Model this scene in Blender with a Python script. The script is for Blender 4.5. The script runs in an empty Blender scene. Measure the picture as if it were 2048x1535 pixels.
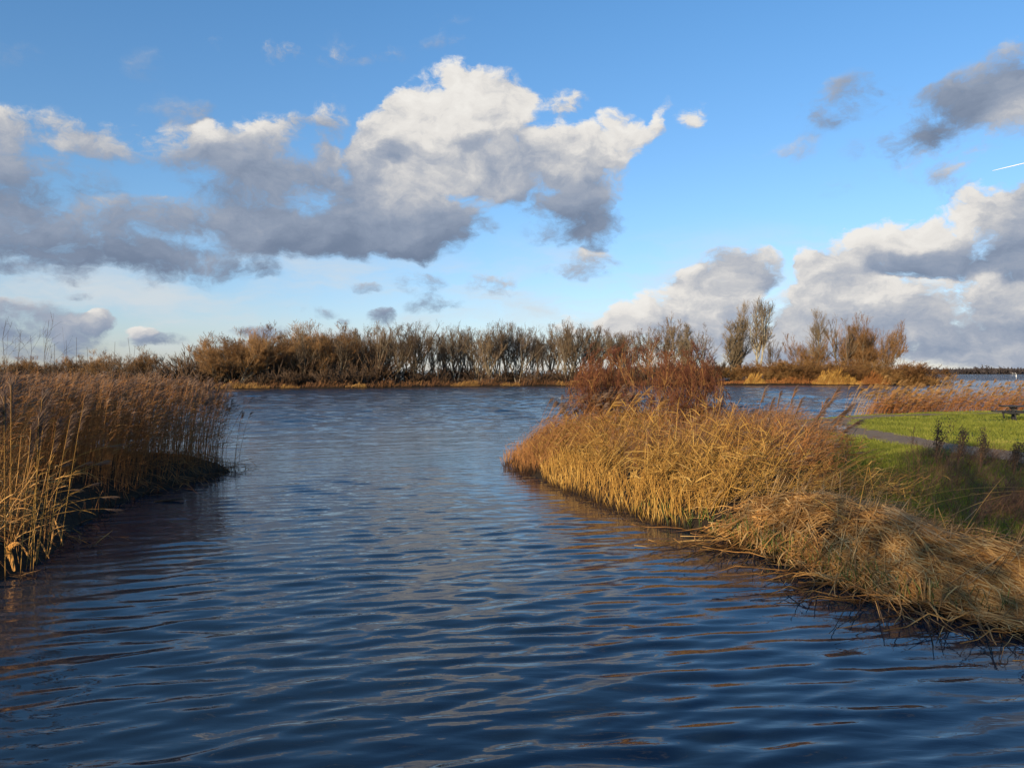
import bpy, bmesh, math, random
import numpy as np
from mathutils import Vector

# ------------------------------------------------------------------ camera, sky, sun, exposure
scene = bpy.context.scene
COL = scene.collection
F_PX, CX, CY, CAM_H = 1538.0, 1024.0, 767.5, 3.2        # focal length and centre of the 2048 x 1535 picture
HORIZON = 742.0
PITCH = math.atan((CY - HORIZON) / F_PX)                 # the camera looks down a little

def ray(px, py):
    u, v = (px - CX) / F_PX, -(py - CY) / F_PX
    c, s = math.cos(PITCH), math.sin(PITCH)
    return np.array([u, c + v * s, -s + v * c])

def at(px, py, z=0.0):
    """point of the level z under a picture point (used to survey the place from the photograph)"""
    d = ray(px, py)
    return d * ((z - CAM_H) / d[2]) + np.array([0, 0, CAM_H])

def at_y(px, py, y):
    d = ray(px, py)
    return d * (y / d[1]) + np.array([0, 0, CAM_H])

cam_data = bpy.data.cameras.new('camera')
cam_data.sensor_fit = 'HORIZONTAL'
cam_data.sensor_width = 36.0
cam_data.lens = 36.0 * F_PX / 2048.0
cam_data.clip_start = 0.1
cam_data.clip_end = 40000.0
camera = bpy.data.objects.new('camera', cam_data)
COL.objects.link(camera)
camera.location = (0, 0, CAM_H)
camera.rotation_euler = (math.radians(90) - PITCH, 0, 0)
scene.camera = camera

SUN_EL = math.radians(14.0)
SUN_AZ = math.radians(215.0)          # clockwise from +y: behind the camera, to its left
SUN_DIR = Vector((math.sin(SUN_AZ) * math.cos(SUN_EL), math.cos(SUN_AZ) * math.cos(SUN_EL), math.sin(SUN_EL)))

scene.view_settings.view_transform = 'Standard'
scene.view_settings.look = 'None'
scene.view_settings.exposure = 0.32
scene.view_settings.gamma = 1.0
scene.view_settings.use_curve_mapping = False
scene.cycles.use_denoising = True
scene.cycles.max_bounces = 6
scene.cycles.diffuse_bounces = 2
scene.cycles.glossy_bounces = 3
scene.cycles.transmission_bounces = 3
scene.cycles.transparent_max_bounces = 6
scene.cycles.caustics_reflective = False
scene.cycles.caustics_refractive = False
scene.cycles.use_adaptive_sampling = True
scene.cycles.adaptive_threshold = 0.01

sun_data = bpy.data.lights.new('sun', 'SUN')
sun_data.energy = 5.0
sun_data.angle = math.radians(0.55)
sun_data.color = (1.0, 0.79, 0.52)
sun = bpy.data.objects.new('sun', sun_data)
COL.objects.link(sun)
sun.rotation_euler = SUN_DIR.to_track_quat('Z', 'Y').to_euler()

class NT:
    """small helper to write node trees"""
    def __init__(self, tree):
        self.t = tree
    def n(self, kind, **kw):
        nd = self.t.nodes.new(kind)
        for k, v in kw.items():
            setattr(nd, k, v)
        return nd
    def link(self, a, b):
        self.t.links.new(a, b)
    def put(self, sock, v):
        if isinstance(v, bpy.types.NodeSocket):
            self.t.links.new(v, sock)
        elif v is not None:
            sock.default_value = v
    def math(self, op, a, b=None, c=None, clamp=False):
        nd = self.n('ShaderNodeMath', operation=op, use_clamp=clamp)
        for s, v in zip(nd.inputs, (a, b, c)):
            self.put(s, v)
        return nd.outputs[0]
    def vec(self, op, a, b=None, c=None):
        nd = self.n('ShaderNodeVectorMath', operation=op)
        for s, v in zip(nd.inputs, (a, b, c)):
            self.put(s, v)
        return nd.outputs['Value'] if op in ('DOT_PRODUCT', 'LENGTH') else nd.outputs['Vector']
    def mapr(self, v, a, b, c=0.0, d=1.0, smooth=True):
        nd = self.n('ShaderNodeMapRange', interpolation_type='SMOOTHSTEP' if smooth else 'LINEAR')
        for s, x in zip(nd.inputs, (v, a, b, c, d)):
            self.put(s, x)
        return nd.outputs[0]
    def noise(self, vec, scale, detail=4.0, rough=0.5, dist=0.0, dims='3D'):
        nd = self.n('ShaderNodeTexNoise', noise_dimensions=dims)
        self.put(nd.inputs['Vector'], vec)
        nd.inputs['Scale'].default_value = scale
        nd.inputs['Detail'].default_value = detail
        nd.inputs['Roughness'].default_value = rough
        nd.inputs['Distortion'].default_value = dist
        return nd.outputs['Fac']
    def ramp(self, fac, stops, interp='LINEAR'):
        nd = self.n('ShaderNodeValToRGB')
        cr = nd.color_ramp
        cr.interpolation = interp
        while len(cr.elements) < len(stops):
            cr.elements.new(0.5)
        for e, (p, c) in zip(cr.elements, stops):
            e.position = p
            e.color = (*c, 1.0)
        self.put(nd.inputs[0], fac)
        return nd.outputs[0]
    def mix(self, fac, a, b, blend='MIX'):
        nd = self.n('ShaderNodeMix', data_type='RGBA', blend_type=blend)
        self.put(nd.inputs[0], fac)
        for s, v in ((nd.inputs[6], a), (nd.inputs[7], b)):
            if isinstance(v, tuple):
                v = (*v, 1.0)
            self.put(s, v)
        return nd.outputs[2]

# clouds of that afternoon: picture x, y, half width, half height, density, brightness (surveyed, stored as azimuth / elevation)
CLOUDS = [
 # long grey bank on the left
 (-60,268,210,72,0.51,0.66),(110,262,190,62,0.62,0.74),(290,278,190,46,0.58,0.74),(430,290,120,38,0.41,0.7),
 (340,222,105,44,0.29,0.62),(400,215,50,30,0.14,0.6),
 (-40,350,240,70,0.65,0.42),(120,348,160,46,0.41,0.45),(-30,430,220,70,0.65,0.46),(330,318,160,26,0.34,0.5),
 (120,478,300,72,0.83,0.4),(270,425,230,42,0.62,0.6),(430,452,190,62,0.76,0.5),(60,520,210,34,0.41,0.42),
 (330,522,110,42,0.55,0.44),(410,536,90,36,0.48,0.5),(230,505,170,40,0.48,0.42),
 # middle of the bank
 (418,272,44,40,0.62,0.95),(410,310,60,46,0.48,0.5),(525,262,60,46,0.62,0.9),(590,245,36,30,0.34,0.8),(500,310,110,66,0.69,0.56),
 (480,360,140,60,0.62,0.44),(610,300,110,70,0.55,0.62),(662,232,44,46,0.51,0.86),(690,335,90,66,0.55,0.72),(600,400,190,72,0.79,0.5),
 (560,462,150,50,0.62,0.42),(500,520,95,44,0.62,0.4),(440,545,60,34,0.38,0.46),(545,545,60,20,0.34,0.46),(680,450,150,56,0.69,0.44),
 # great white cumulus
 (925,158,58,40,1.0,1.12),(885,205,110,70,1.3,1.10),(990,215,86,76,1.2,1.02),(815,215,52,50,.8,1.0),(850,285,130,90,1.3,.98),
 (760,300,60,84,.8,.9),(960,285,110,90,1.1,.93),(1030,205,36,36,.5,.92),(860,375,150,74,1.25,.80),(780,420,120,70,1.1,.58),
 (830,455,110,70,1.2,.46),(815,500,58,40,.9,.34),(720,480,120,44,.95,.42),(640,500,100,28,.6,.44),(1000,350,70,56,.7,.76),
 (800,300,36,34,1.2,.24),(835,290,26,24,.9,.3),(945,290,34,24,1.2,.30),(925,300,20,24,.8,.35),(900,445,80,50,.7,.46),(952,470,55,24,.28,.45),(980,460,28,20,.25,.45),
 # right shoulder of the cumulus
 (1135,205,60,40,.75,.92),(1225,270,80,60,1.25,1.04),(1135,305,86,66,1.2,.98),(1180,345,90,56,1.0,.78),(1050,330,70,64,.85,.8),
 (1160,385,80,46,.9,.55),(1150,425,96,52,1.0,.40),(1195,462,56,40,.7,.40),(1100,470,66,32,.7,.42),(1040,395,60,40,.7,.5),(1255,440,22,42,.5,.42),
 (1298,266,40,22,.55,.95),(1326,240,18,36,.5,1.0),(1340,212,16,16,.35,1.0),(1380,232,26,26,.55,1.0),(1402,206,16,16,.4,1.0),
 # small scraps over the far bank
 (1170,528,68,37,0.53,0.71),(1110,540,51,18,0.32,0.65),(834,573,57,29,0.8,0.54),(988,570,66,29,0.8,0.67),(876,616,70,22,0.9,0.43),(766,633,33,22,0.9,0.45),
 (731,580,33,13,0.64,0.52),(632,627,48,11,0.53,0.52),(525,652,64,14,0.66,0.5),(562,622,37,12,0.53,0.52),(684,642,22,9,0.53,0.52),(480,655,33,11,0.42,0.54),
 # low left
 (30,640,150,40,.9,.50),(60,612,80,24,.6,.62),(150,650,80,28,.8,.70),(205,640,40,26,.85,.86),(50,690,190,36,.7,.52),(180,680,80,24,.6,.52),
 (285,668,32,18,.9,.92),(310,684,78,15,.75,.50),(150,556,70,18,.55,.44),(60,560,50,12,.4,.44),(165,590,50,9,.4,.46),(300,560,70,24,.35,.5),
 # cumulus behind the island
 (1392,545,30,24,.9,1.06),(1450,525,66,34,.6,.86),(1500,540,66,44,.95,.78),(1525,570,44,28,.7,.58),(1440,570,110,44,1.0,.82),(1350,596,90,36,1.0,1.04),
 (1430,612,110,40,.9,.98),(1280,630,70,30,.9,.98),(1240,655,60,26,.8,.9),(1400,655,230,40,1.0,.80),(1140,650,40,24,.9,1.05),(1480,690,260,40,.9,.72),(1050,690,80,24,.5,.9),
 (835,700,60,40,.6,1.0),(1000,700,70,30,.4,.95),
 # great cumulus on the right
 (1620,520,36,24,.7,.92),(1640,570,66,52,1.1,1.02),(1700,500,66,40,.9,.98),(1790,468,96,46,1.2,1.14),(1890,455,86,44,1.2,1.12),(1970,420,76,46,1.1,.95),
 (2050,440,90,80,1.3,.66),(2160,420,150,120,1.3,.62),(1680,545,90,44,1.0,.72),(1800,520,120,36,1.1,.50),(1930,510,130,50,1.2,.54),(2040,530,110,50,1.1,.56),
 (1730,580,70,44,1.0,1.04),(1810,590,130,40,1.1,.98),(1960,560,60,44,1.1,1.0),(2030,600,110,40,1.0,.72),(1620,620,90,50,1.1,.84),(1720,645,180,50,1.1,.70),
 (1900,640,180,50,1.1,.68),(2080,640,160,70,1.1,.66),(1650,690,160,44,.9,.70),(1850,690,200,40,.9,.74),(2050,700,180,40,.9,.72),(2200,600,200,160,1.1,.64),
 (1960,722,260,26,.9,.80),(1640,722,200,24,.7,.76),(2150,722,150,40,.9,.76),
 # dark scud, upper right
 (1735,170,86,55,0.36,0.47),(1690,212,102,62,0.34,0.49),(1650,245,77,47,0.21,0.53),(1870,240,133,68,0.61,0.4),(1940,205,124,68,0.57,0.43),(2010,165,139,77,0.5,0.49),(1800,285,117,52,0.39,0.49),
 (2040,210,102,68,0.57,0.88),(2090,150,139,108,0.5,0.6),(1960,260,108,55,0.36,0.79),(1890,330,124,92,0.27,0.73),(1930,360,62,62,0.21,0.65),(1670,380,49,34,0.25,0.56),(1750,340,47,47,0.18,0.6),
 (1555,315,102,40,0.17,0.86),(1600,300,71,30,0.14,0.73),(1470,425,71,34,0.14,0.73),
 # thin high wisps
 (565,112,54,27,0.56,0.72),(640,112,94,22,0.3,0.69),(745,90,116,38,0.32,0.67),(905,88,62,32,0.27,0.67),(450,105,46,16,0.28,0.69),(40,120,86,59,0.22,0.64),(290,135,62,49,0.22,0.64),(900,40,54,22,0.22,0.67),
]

def az_el(px, py):
    d = ray(px, py)
    return math.atan2(d[0], d[1]), math.atan2(d[2], math.hypot(d[0], d[1]))

world = bpy.data.worlds.new('World')
scene.world = world
world.use_nodes = True
W = NT(world.node_tree)
world.node_tree.nodes.clear()
world.cycles.sampling_method = 'MANUAL'
world.cycles.sample_map_resolution = 512
d_ = W.vec('NORMALIZE', W.n('ShaderNodeTexCoord').outputs['Generated'])
sep = W.n('ShaderNodeSeparateXYZ'); W.link(d_, sep.inputs[0])
el = W.math('ARCSINE', sep.outputs[2])
az = W.math('ARCTAN2', sep.outputs[0], sep.outputs[1])
sky = W.n('ShaderNodeTexSky', sky_type='NISHITA', sun_disc=False)
sky.sun_elevation = SUN_EL
sky.sun_rotation = SUN_AZ
sky.altitude = 0.0
sky.air_density = 1.0
sky.dust_density = 0.4
sky.ozone_density = 2.5
# the air that day: clear and blue right down to the lake
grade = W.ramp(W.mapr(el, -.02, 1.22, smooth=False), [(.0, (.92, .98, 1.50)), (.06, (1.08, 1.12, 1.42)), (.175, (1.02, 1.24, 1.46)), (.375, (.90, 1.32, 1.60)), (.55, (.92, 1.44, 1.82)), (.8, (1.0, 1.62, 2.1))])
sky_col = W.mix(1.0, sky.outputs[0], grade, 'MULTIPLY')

# noise of the cloud edges: the sky is flattened towards the horizon, so the noise is too
comb = W.n('ShaderNodeCombineXYZ')
W.link(az, comb.inputs[0]); W.link(W.math('MULTIPLY', el, 1.45), comb.inputs[1])
p_ = comb.outputs[0]
warpn = W.n('ShaderNodeTexNoise'); warpn.inputs['Scale'].default_value = 9.0; warpn.inputs['Detail'].default_value = 6.0; warpn.inputs['Roughness'].default_value = .6
W.link(p_, warpn.inputs['Vector'])
pw = W.vec('MULTIPLY_ADD', W.vec('SUBTRACT', warpn.outputs['Color'], (.5, .5, .5)), (.075, .075, 0), p_)
n1 = W.noise(pw, 14.0, 9.0, 0.66)
n1b = W.noise(W.vec('ADD', pw, (-.010, .016, 0)), 14.0, 6.0, 0.66)
n2 = W.noise(W.vec('MULTIPLY', pw, (1.0, 2.6, 1.0)), 5.0, 6.0, 0.58)          # long wisps
n3 = W.noise(W.vec('ADD', W.vec('MULTIPLY', pw, (1, 1.3, 1)), (7.3, 2.1, 0)), 4.2, 7.0, 0.56)  # clouds beyond the frame
n4 = W.noise(W.vec('ADD', pw, (3.1, 1.7, 0)), 8.0, 3.0, 0.5)
n4b = W.noise(W.vec('ADD', pw, (3.1 - .022, 1.7 + .035, 0)), 8.0, 3.0, 0.5)
relief = W.math('MULTIPLY_ADD', W.math('SUBTRACT', n4, n4b), .75, W.math('MULTIPLY', W.math('SUBTRACT', n1, n1b), .85))
azv = W.n('ShaderNodeCombineXYZ'); elv = W.n('ShaderNodeCombineXYZ')
pws = W.n('ShaderNodeSeparateXYZ'); W.link(pw, pws.inputs[0])
for i in range(3):
    W.link(pws.outputs[0], azv.inputs[i])
    W.link(W.math('DIVIDE', pws.outputs[1], 1.45), elv.inputs[i])

def cloud_sum(blobs):
    tot = bri = sq = None
    for k in range(0, len(blobs), 3):
        pack = blobs[k:k + 3]
        while len(pack) < 3:
            pack.append((0, -5000, 10, 10, 0, 0))
        cx, ix, cy, iy, wt, br = [], [], [], [], [], []
        for (px, py, rx, ry, w_, b_) in pack:
            a0, e0 = az_el(px, py)
            a1 = az_el(px + rx, py)[0]; e1 = az_el(px, py - ry)[1]
            sx, sy = 1 / (1.12 * abs(a1 - a0)), 1 / (1.12 * abs(e1 - e0))
            ix.append(sx); cx.append(-a0 * sx); iy.append(sy); cy.append(-e0 * sy); wt.append(w_); br.append(b_)
        X = W.vec('MULTIPLY_ADD', azv.outputs[0], tuple(ix), tuple(cx))
        Y = W.vec('MULTIPLY_ADD', elv.outputs[0], tuple(iy), tuple(cy))
        R = W.vec('MULTIPLY_ADD', Y, Y, W.vec('MULTIPLY', X, X))
        wv = W.vec('MULTIPLY', W.vec('MAXIMUM', W.vec('SUBTRACT', (1, 1, 1), R), (0, 0, 0)), tuple(wt))
        lit = W.vec('MULTIPLY_ADD', Y, (.20, .20, .20), W.vec('MULTIPLY_ADD', X, (-.07, -.07, -.07), tuple(br)))
        wq = W.vec('MULTIPLY', wv, W.vec('MULTIPLY', wv, wv))
        s = W.vec('DOT_PRODUCT', wv, (1, 1, 1)); b = W.vec('DOT_PRODUCT', wq, lit); q = W.vec('DOT_PRODUCT', wq, (1, 1, 1))
        tot = s if tot is None else W.math('ADD', tot, s)
        bri = b if bri is None else W.math('ADD', bri, b)
        sq = q if sq is None else W.math('ADD', sq, q)
    return tot, bri, sq

SKY_STRENGTH = 0.10
CLOUD_GAIN = 6.6
def cloud_bg(blobs):
    # clouds outside the surveyed frame go on at random, with the same cover
    out = W.math('MAXIMUM', W.mapr(W.math('ABSOLUTE', az), .66, .95), W.mapr(el, .50, .72))
    gen = W.math('MULTIPLY', W.mapr(n3, .50, .74), W.math('MULTIPLY', out, W.mapr(el, 1.45, .5)))
    if blobs:
        tot, bri, sq = cloud_sum(list(blobs))
        tot2 = W.math('MULTIPLY_ADD', gen, 1.3, tot)
        base = W.math('DIVIDE', W.math('MULTIPLY_ADD', gen, .9, bri), W.math('MAXIMUM', W.math('MULTIPLY_ADD', gen, 1.3, sq), .0005))
    else:
        tot2 = W.math('MULTIPLY', gen, 1.3)
        base = W.math('MULTIPLY_ADD', n1, .4, .5)
    dens = W.math('MULTIPLY_ADD', W.math('SUBTRACT', n1, .5), W.mapr(tot2, 0, .45, 0, 4.5), tot2)
    alpha = W.mapr(dens, .12, W.mapr(base, .42, .95, 1.35, .92))
    # thin veil of high cloud low over the lake
    veil = W.math('MULTIPLY', W.mapr(n2, .40, .70, 0, .85), W.math('MULTIPLY', W.mapr(el, .0, .05), W.mapr(el, .20, .10)))
    val = W.math('MULTIPLY_ADD', relief, W.mapr(base, .35, .95, .45, 1.0), base)
    val = W.math('MULTIPLY_ADD', W.math('SUBTRACT', n1, .5), .16, val)
    val = W.math('MULTIPLY_ADD', W.math('SUBTRACT', n4, .5), .20, val)
    ccol = W.ramp(W.math('MULTIPLY', val, .8), [(.0, (.13, .19, .30)), (.28, (.23, .295, .42)), (.42, (.33, .40, .53)), (.56, (.46, .51, .61)), (.70, (.68, .69, .72)), (.84, (.95, .92, .88)), (1.0, (1.06, 1.03, .98))])
    ccol = W.vec('SCALE', ccol, None, None)
    sc = ccol.node; sc.inputs['Scale'].default_value = CLOUD_GAIN
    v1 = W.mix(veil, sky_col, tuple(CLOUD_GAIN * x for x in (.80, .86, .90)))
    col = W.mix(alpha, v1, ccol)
    bg = W.n('ShaderNodeBackground')
    W.link(col, bg.inputs[0]); bg.inputs[1].default_value = SKY_STRENGTH
    return bg.outputs[0]

SPLIT = az_el(1090, 400)[0]
def touches(c, left):
    a0 = az_el(c[0] - 1.25 * c[2], c[1])[0]; a1 = az_el(c[0] + 1.25 * c[2], c[1])[0]
    return a0 < SPLIT + .07 if left else a1 > SPLIT - .07
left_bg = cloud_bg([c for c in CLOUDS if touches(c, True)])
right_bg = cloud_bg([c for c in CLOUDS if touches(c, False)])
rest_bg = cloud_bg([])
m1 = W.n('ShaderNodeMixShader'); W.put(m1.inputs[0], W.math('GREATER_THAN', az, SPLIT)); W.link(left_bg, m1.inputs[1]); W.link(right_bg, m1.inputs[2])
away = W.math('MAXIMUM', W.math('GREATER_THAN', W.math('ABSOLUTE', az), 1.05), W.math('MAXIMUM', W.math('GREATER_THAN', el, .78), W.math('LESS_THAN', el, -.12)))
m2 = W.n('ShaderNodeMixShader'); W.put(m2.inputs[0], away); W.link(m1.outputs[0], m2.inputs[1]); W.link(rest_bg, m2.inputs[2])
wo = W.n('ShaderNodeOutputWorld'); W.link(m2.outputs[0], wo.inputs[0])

# ------------------------------------------------------------------ tools
RNG = np.random.default_rng(7)

class MB:
    """collects faces and builds ONE mesh"""
    def __init__(self):
        self.v, self.f, self.m, self.nv = [], [], [], 0
    def add(self, V, F, mat=0):
        V = np.asarray(V, float).reshape(-1, 3); F = np.asarray(F, int)
        self.v.append(V); self.f.append(F + self.nv); self.m.append(np.full(len(F), mat)); self.nv += len(V)
        return self
    def tubes(self, P, R, S=3, mat=0, cap=False):
        P = np.asarray(P, float); R = np.broadcast_to(np.asarray(R, float), P.shape[:2])
        N, K, _ = P.shape
        T = np.gradient(P, axis=1)
        T /= np.linalg.norm(T, axis=2, keepdims=True) + 1e-9
        ref = np.where((np.abs(T[:, :1, 2:3]) > .85), np.array([[[1., 0, 0]]]), np.array([[[0, 0, 1.]]]))
        ref = np.broadcast_to(ref, T.shape)
        b1 = np.cross(T, ref); b1 /= np.linalg.norm(b1, axis=2, keepdims=True) + 1e-9
        b2 = np.cross(T, b1)
        a = np.arange(S) * 2 * np.pi / S
        V = P[:, :, None, :] + R[:, :, None, None] * (np.cos(a)[None, None, :, None] * b1[:, :, None, :] + np.sin(a)[None, None, :, None] * b2[:, :, None, :])
        n = np.arange(N)[:, None, None] * K * S; k = np.arange(K - 1)[None, :, None] * S; s = np.arange(S)[None, None, :]; s2 = (s + 1) % S
        F = np.stack([n + k + s, n + k + s2, n + k + S + s2, n + k + S + s], -1).reshape(-1, 4)
        self.add(V, F, mat)
        if cap and S == 4:
            n0 = np.arange(N) * K * S; e = n0 + (K - 1) * S
            F2 = np.concatenate([np.stack([n0 + 3, n0 + 2, n0 + 1, n0], -1), np.stack([e, e + 1, e + 2, e + 3], -1)]) + self.nv - N * K * S
            self.f.append(F2); self.m.append(np.full(len(F2), mat))
        return self
    def ribbons(self, P, Wd, side, mat=0):
        P = np.asarray(P, float); Wd = np.broadcast_to(np.asarray(Wd, float), P.shape[:2])
        N, K, _ = P.shape
        sd = side / (np.linalg.norm(side, axis=-1, keepdims=True) + 1e-9)
        off = sd[:, None, :] * Wd[:, :, None] * .5
        V = np.stack([P - off, P + off], 2)
        n = np.arange(N)[:, None] * K * 2; k = np.arange(K - 1)[None, :] * 2
        F = np.stack([n + k, n + k + 1, n + k + 3, n + k + 2], -1).reshape(-1, 4)
        return self.add(V, F, mat)
    def box(self, c, s, rot=None, mat=0):
        c = np.asarray(c, float); s = np.asarray(s, float) / 2
        g = np.array([[x, y, z] for x in (-1, 1) for y in (-1, 1) for z in (-1, 1)], float) * s
        if rot is not None:
            g = g @ np.asarray(rot).T
        F = [[0, 1, 3, 2], [4, 6, 7, 5], [0, 4, 5, 1], [2, 3, 7, 6], [0, 2, 6, 4], [1, 5, 7, 3]]
        return self.add(g + c, F, mat)
    def build(self, name, mats, parent=None, smooth=False):
        me = bpy.data.meshes.new(name)
        V = np.concatenate(self.v)
        loops = np.concatenate([f.reshape(-1) for f in self.f])
        sizes = np.concatenate([np.full(len(f), f.shape[1]) for f in self.f])
        me.vertices.add(len(V)); me.vertices.foreach_set('co', V.astype(np.float32).reshape(-1))
        me.loops.add(len(loops)); me.loops.foreach_set('vertex_index', loops.astype(np.int32))
        me.polygons.add(len(sizes))
        starts = np.concatenate([[0], np.cumsum(sizes)[:-1]])
        me.polygons.foreach_set('loop_start', starts.astype(np.int32))
        me.polygons.foreach_set('material_index', np.concatenate(self.m).astype(np.int32))
        me.polygons.foreach_set('use_smooth', np.full(len(sizes), bool(smooth)))
        for m in (mats if isinstance(mats, (list, tuple)) else [mats]):
            me.materials.append(m)
        me.update(calc_edges=True)
        ob = bpy.data.objects.new(name, me)
        COL.objects.link(ob)
        if parent is not None:
            ob.parent = parent
        return ob

def tag(o, label=None, cat=None, group=None, kind=None):
    for k, v in (('label', label), ('category', cat), ('group', group), ('kind', kind)):
        if v:
            o[k] = v
    return o

def thing(name, label, cat, loc=(0, 0, 0), group=None, rz=0.0):
    o = bpy.data.objects.new(name, None)
    COL.objects.link(o)
    o.empty_display_size = .2
    o.location = loc
    o.rotation_euler = (0, 0, rz)
    return tag(o, label, cat, group)

def copy_thing(src, loc, rz, scale, label, group=None):
    c = src.copy(); COL.objects.link(c)
    c.location = loc; c.rotation_euler = (0, 0, rz); c.scale = scale
    tag(c, label, None, group)
    for ch in list(src.children):
        d = ch.copy(); COL.objects.link(d); d.parent = c
        for g in list(ch.children):
            e = g.copy(); COL.objects.link(e); e.parent = d
    return c

def U(n, a=0.0, b=1.0):
    return RNG.uniform(a, b, n)

def nrm(v):
    return v / (np.linalg.norm(v, axis=-1, keepdims=True) + 1e-9)

def arcs(base, d0, L, bend, K=4):
    """N curved paths: straight start d0, bent by the vector bend"""
    t = np.linspace(0, 1, K)[None, :, None]
    return base[:, None, :] + d0[:, None, :] * (L[:, None, None] * t) + bend[:, None, :] * (L[:, None, None] * t * t)

def along(P, t):
    K = P.shape[1]
    x = np.clip(t, 0, .9999) * (K - 1); i = x.astype(int); f = (x - i)[:, None]
    r = np.arange(len(P))
    return P[r, i] * (1 - f) + P[r, i + 1] * f, nrm(P[r, i + 1] - P[r, i])

# ------------------------------------------------------------------ materials
MAT = {}
def new_mat(name):
    m = bpy.data.materials.new(name); m.use_nodes = True
    t = NT(m.node_tree); m.node_tree.nodes.clear()
    out = t.n('ShaderNodeOutputMaterial'); b = t.n('ShaderNodeBsdfPrincipled')
    t.link(b.outputs[0], out.inputs[0])
    MAT[name] = m
    return m, t, b

def plant_mat(name, stops, rough=.75, wet=0.0, patch=1.2, spec=.25, obj_rand=0.0, trans=0.0):
    """dry plant fibre: each stalk takes its own tone, patches vary slowly; wet = height of the dark, soaked foot"""
    m, t, b = new_mat(name)
    geo = t.n('ShaderNodeNewGeometry')
    isl = geo.outputs['Random Per Island']
    pos = t.n('ShaderNodeTexCoord').outputs['Object']
    pn = t.noise(pos, patch, 3.0, .55)
    f = t.math('MULTIPLY_ADD', isl, .62, t.math('MULTIPLY_ADD', pn, 1.1, -.36), clamp=True)
    if obj_rand:
        oi = t.n('ShaderNodeObjectInfo')
        f = t.math('MULTIPLY_ADD', t.math('SUBTRACT', oi.outputs['Random'], .5), obj_rand, f, clamp=True)
    col = t.ramp(f, stops)
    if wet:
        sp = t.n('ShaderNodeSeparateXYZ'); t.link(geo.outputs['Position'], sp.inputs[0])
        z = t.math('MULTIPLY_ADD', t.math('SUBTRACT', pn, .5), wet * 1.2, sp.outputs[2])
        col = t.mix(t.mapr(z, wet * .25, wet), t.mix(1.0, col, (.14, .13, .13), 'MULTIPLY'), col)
    t.put(b.inputs['Base Color'], col)
    b.inputs['Roughness'].default_value = rough
    b.inputs['Specular IOR Level'].default_value = spec
    if trans:
        tr = t.n('ShaderNodeBsdfTranslucent'); t.link(col, tr.inputs[0])
        mx = t.n('ShaderNodeMixShader'); mx.inputs[0].default_value = trans
        t.link(b.outputs[0], mx.inputs[1]); t.link(tr.outputs[0], mx.inputs[2])
        out = [n for n in t.t.nodes if n.type == 'OUTPUT_MATERIAL'][0]
        t.link(mx.outputs[0], out.inputs[0])
    return m

def bark_mat(name, c0, c1, scale=6.0, rand=.25):
    m, t, b = new_mat(name)
    pos = t.n('ShaderNodeTexCoord').outputs['Object']
    n = t.noise(t.vec('MULTIPLY', pos, (1, 1, .25)), scale, 6.0, .65)
    oi = t.n('ShaderNodeObjectInfo')
    f = t.math('MULTIPLY_ADD', t.math('SUBTRACT', oi.outputs['Random'], .5), rand, n, clamp=True)
    t.put(b.inputs['Base Color'], t.ramp(f, [(.3, c0), (.7, c1)]))
    b.inputs['Roughness'].default_value = .9
    b.inputs['Specular IOR Level'].default_value = .15
    bp = t.n('ShaderNodeBump'); bp.inputs['Strength'].default_value = .5; bp.inputs['Distance'].default_value = .03
    t.link(n, bp.inputs['Height']); t.link(bp.outputs[0], b.inputs['Normal'])
    return m

def flat_mat(name, c0, c1, scale=8.0, rough=.6, bump=.0):
    m, t, b = new_mat(name)
    pos = t.n('ShaderNodeTexCoord').outputs['Object']
    n = t.noise(pos, scale, 5.0, .6)
    t.put(b.inputs['Base Color'], t.ramp(n, [(.3, c0), (.7, c1)]))
    b.inputs['Roughness'].default_value = rough
    if bump:
        bp = t.n('ShaderNodeBump'); bp.inputs['Strength'].default_value = .6; bp.inputs['Distance'].default_value = bump
        t.link(n, bp.inputs['Height']); t.link(bp.outputs[0], b.inputs['Normal'])
    return m

# straw, leaves and plumes of the reeds
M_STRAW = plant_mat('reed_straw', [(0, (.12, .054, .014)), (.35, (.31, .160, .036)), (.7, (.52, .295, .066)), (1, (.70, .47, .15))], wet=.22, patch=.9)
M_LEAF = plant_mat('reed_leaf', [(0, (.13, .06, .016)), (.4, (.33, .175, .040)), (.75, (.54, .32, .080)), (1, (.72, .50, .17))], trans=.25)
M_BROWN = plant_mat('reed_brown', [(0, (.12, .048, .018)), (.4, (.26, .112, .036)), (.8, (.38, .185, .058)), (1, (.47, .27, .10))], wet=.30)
M_BROWNLEAF = plant_mat('reed_brown_leaf', [(0, (.13, .052, .020)), (.4, (.28, .122, .040)), (.8, (.40, .20, .066)), (1, (.48, .29, .11))], trans=.25)
M_PLUME = plant_mat('reed_plume', [(0, (.12, .075, .055)), (.5, (.21, .135, .095)), (1, (.34, .24, .165))], trans=.3)
M_PLUMEGOLD = plant_mat('reed_plume_gold', [(0, (.25, .13, .05)), (.5, (.38, .21, .075)), (1, (.50, .31, .12))], trans=.3)
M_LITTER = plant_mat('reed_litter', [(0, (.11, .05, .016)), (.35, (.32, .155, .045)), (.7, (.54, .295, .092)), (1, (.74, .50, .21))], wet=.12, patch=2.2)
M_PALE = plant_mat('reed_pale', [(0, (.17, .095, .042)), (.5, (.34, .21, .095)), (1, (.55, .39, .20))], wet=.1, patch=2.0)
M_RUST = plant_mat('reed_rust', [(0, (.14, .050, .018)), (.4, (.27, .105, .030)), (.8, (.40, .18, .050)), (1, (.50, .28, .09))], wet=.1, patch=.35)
M_GREENSEDGE = plant_mat('green_sedge', [(0, (.035, .05, .012)), (.5, (.08, .115, .02)), (1, (.19, .22, .05))], wet=.22, rough=.55)
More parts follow.
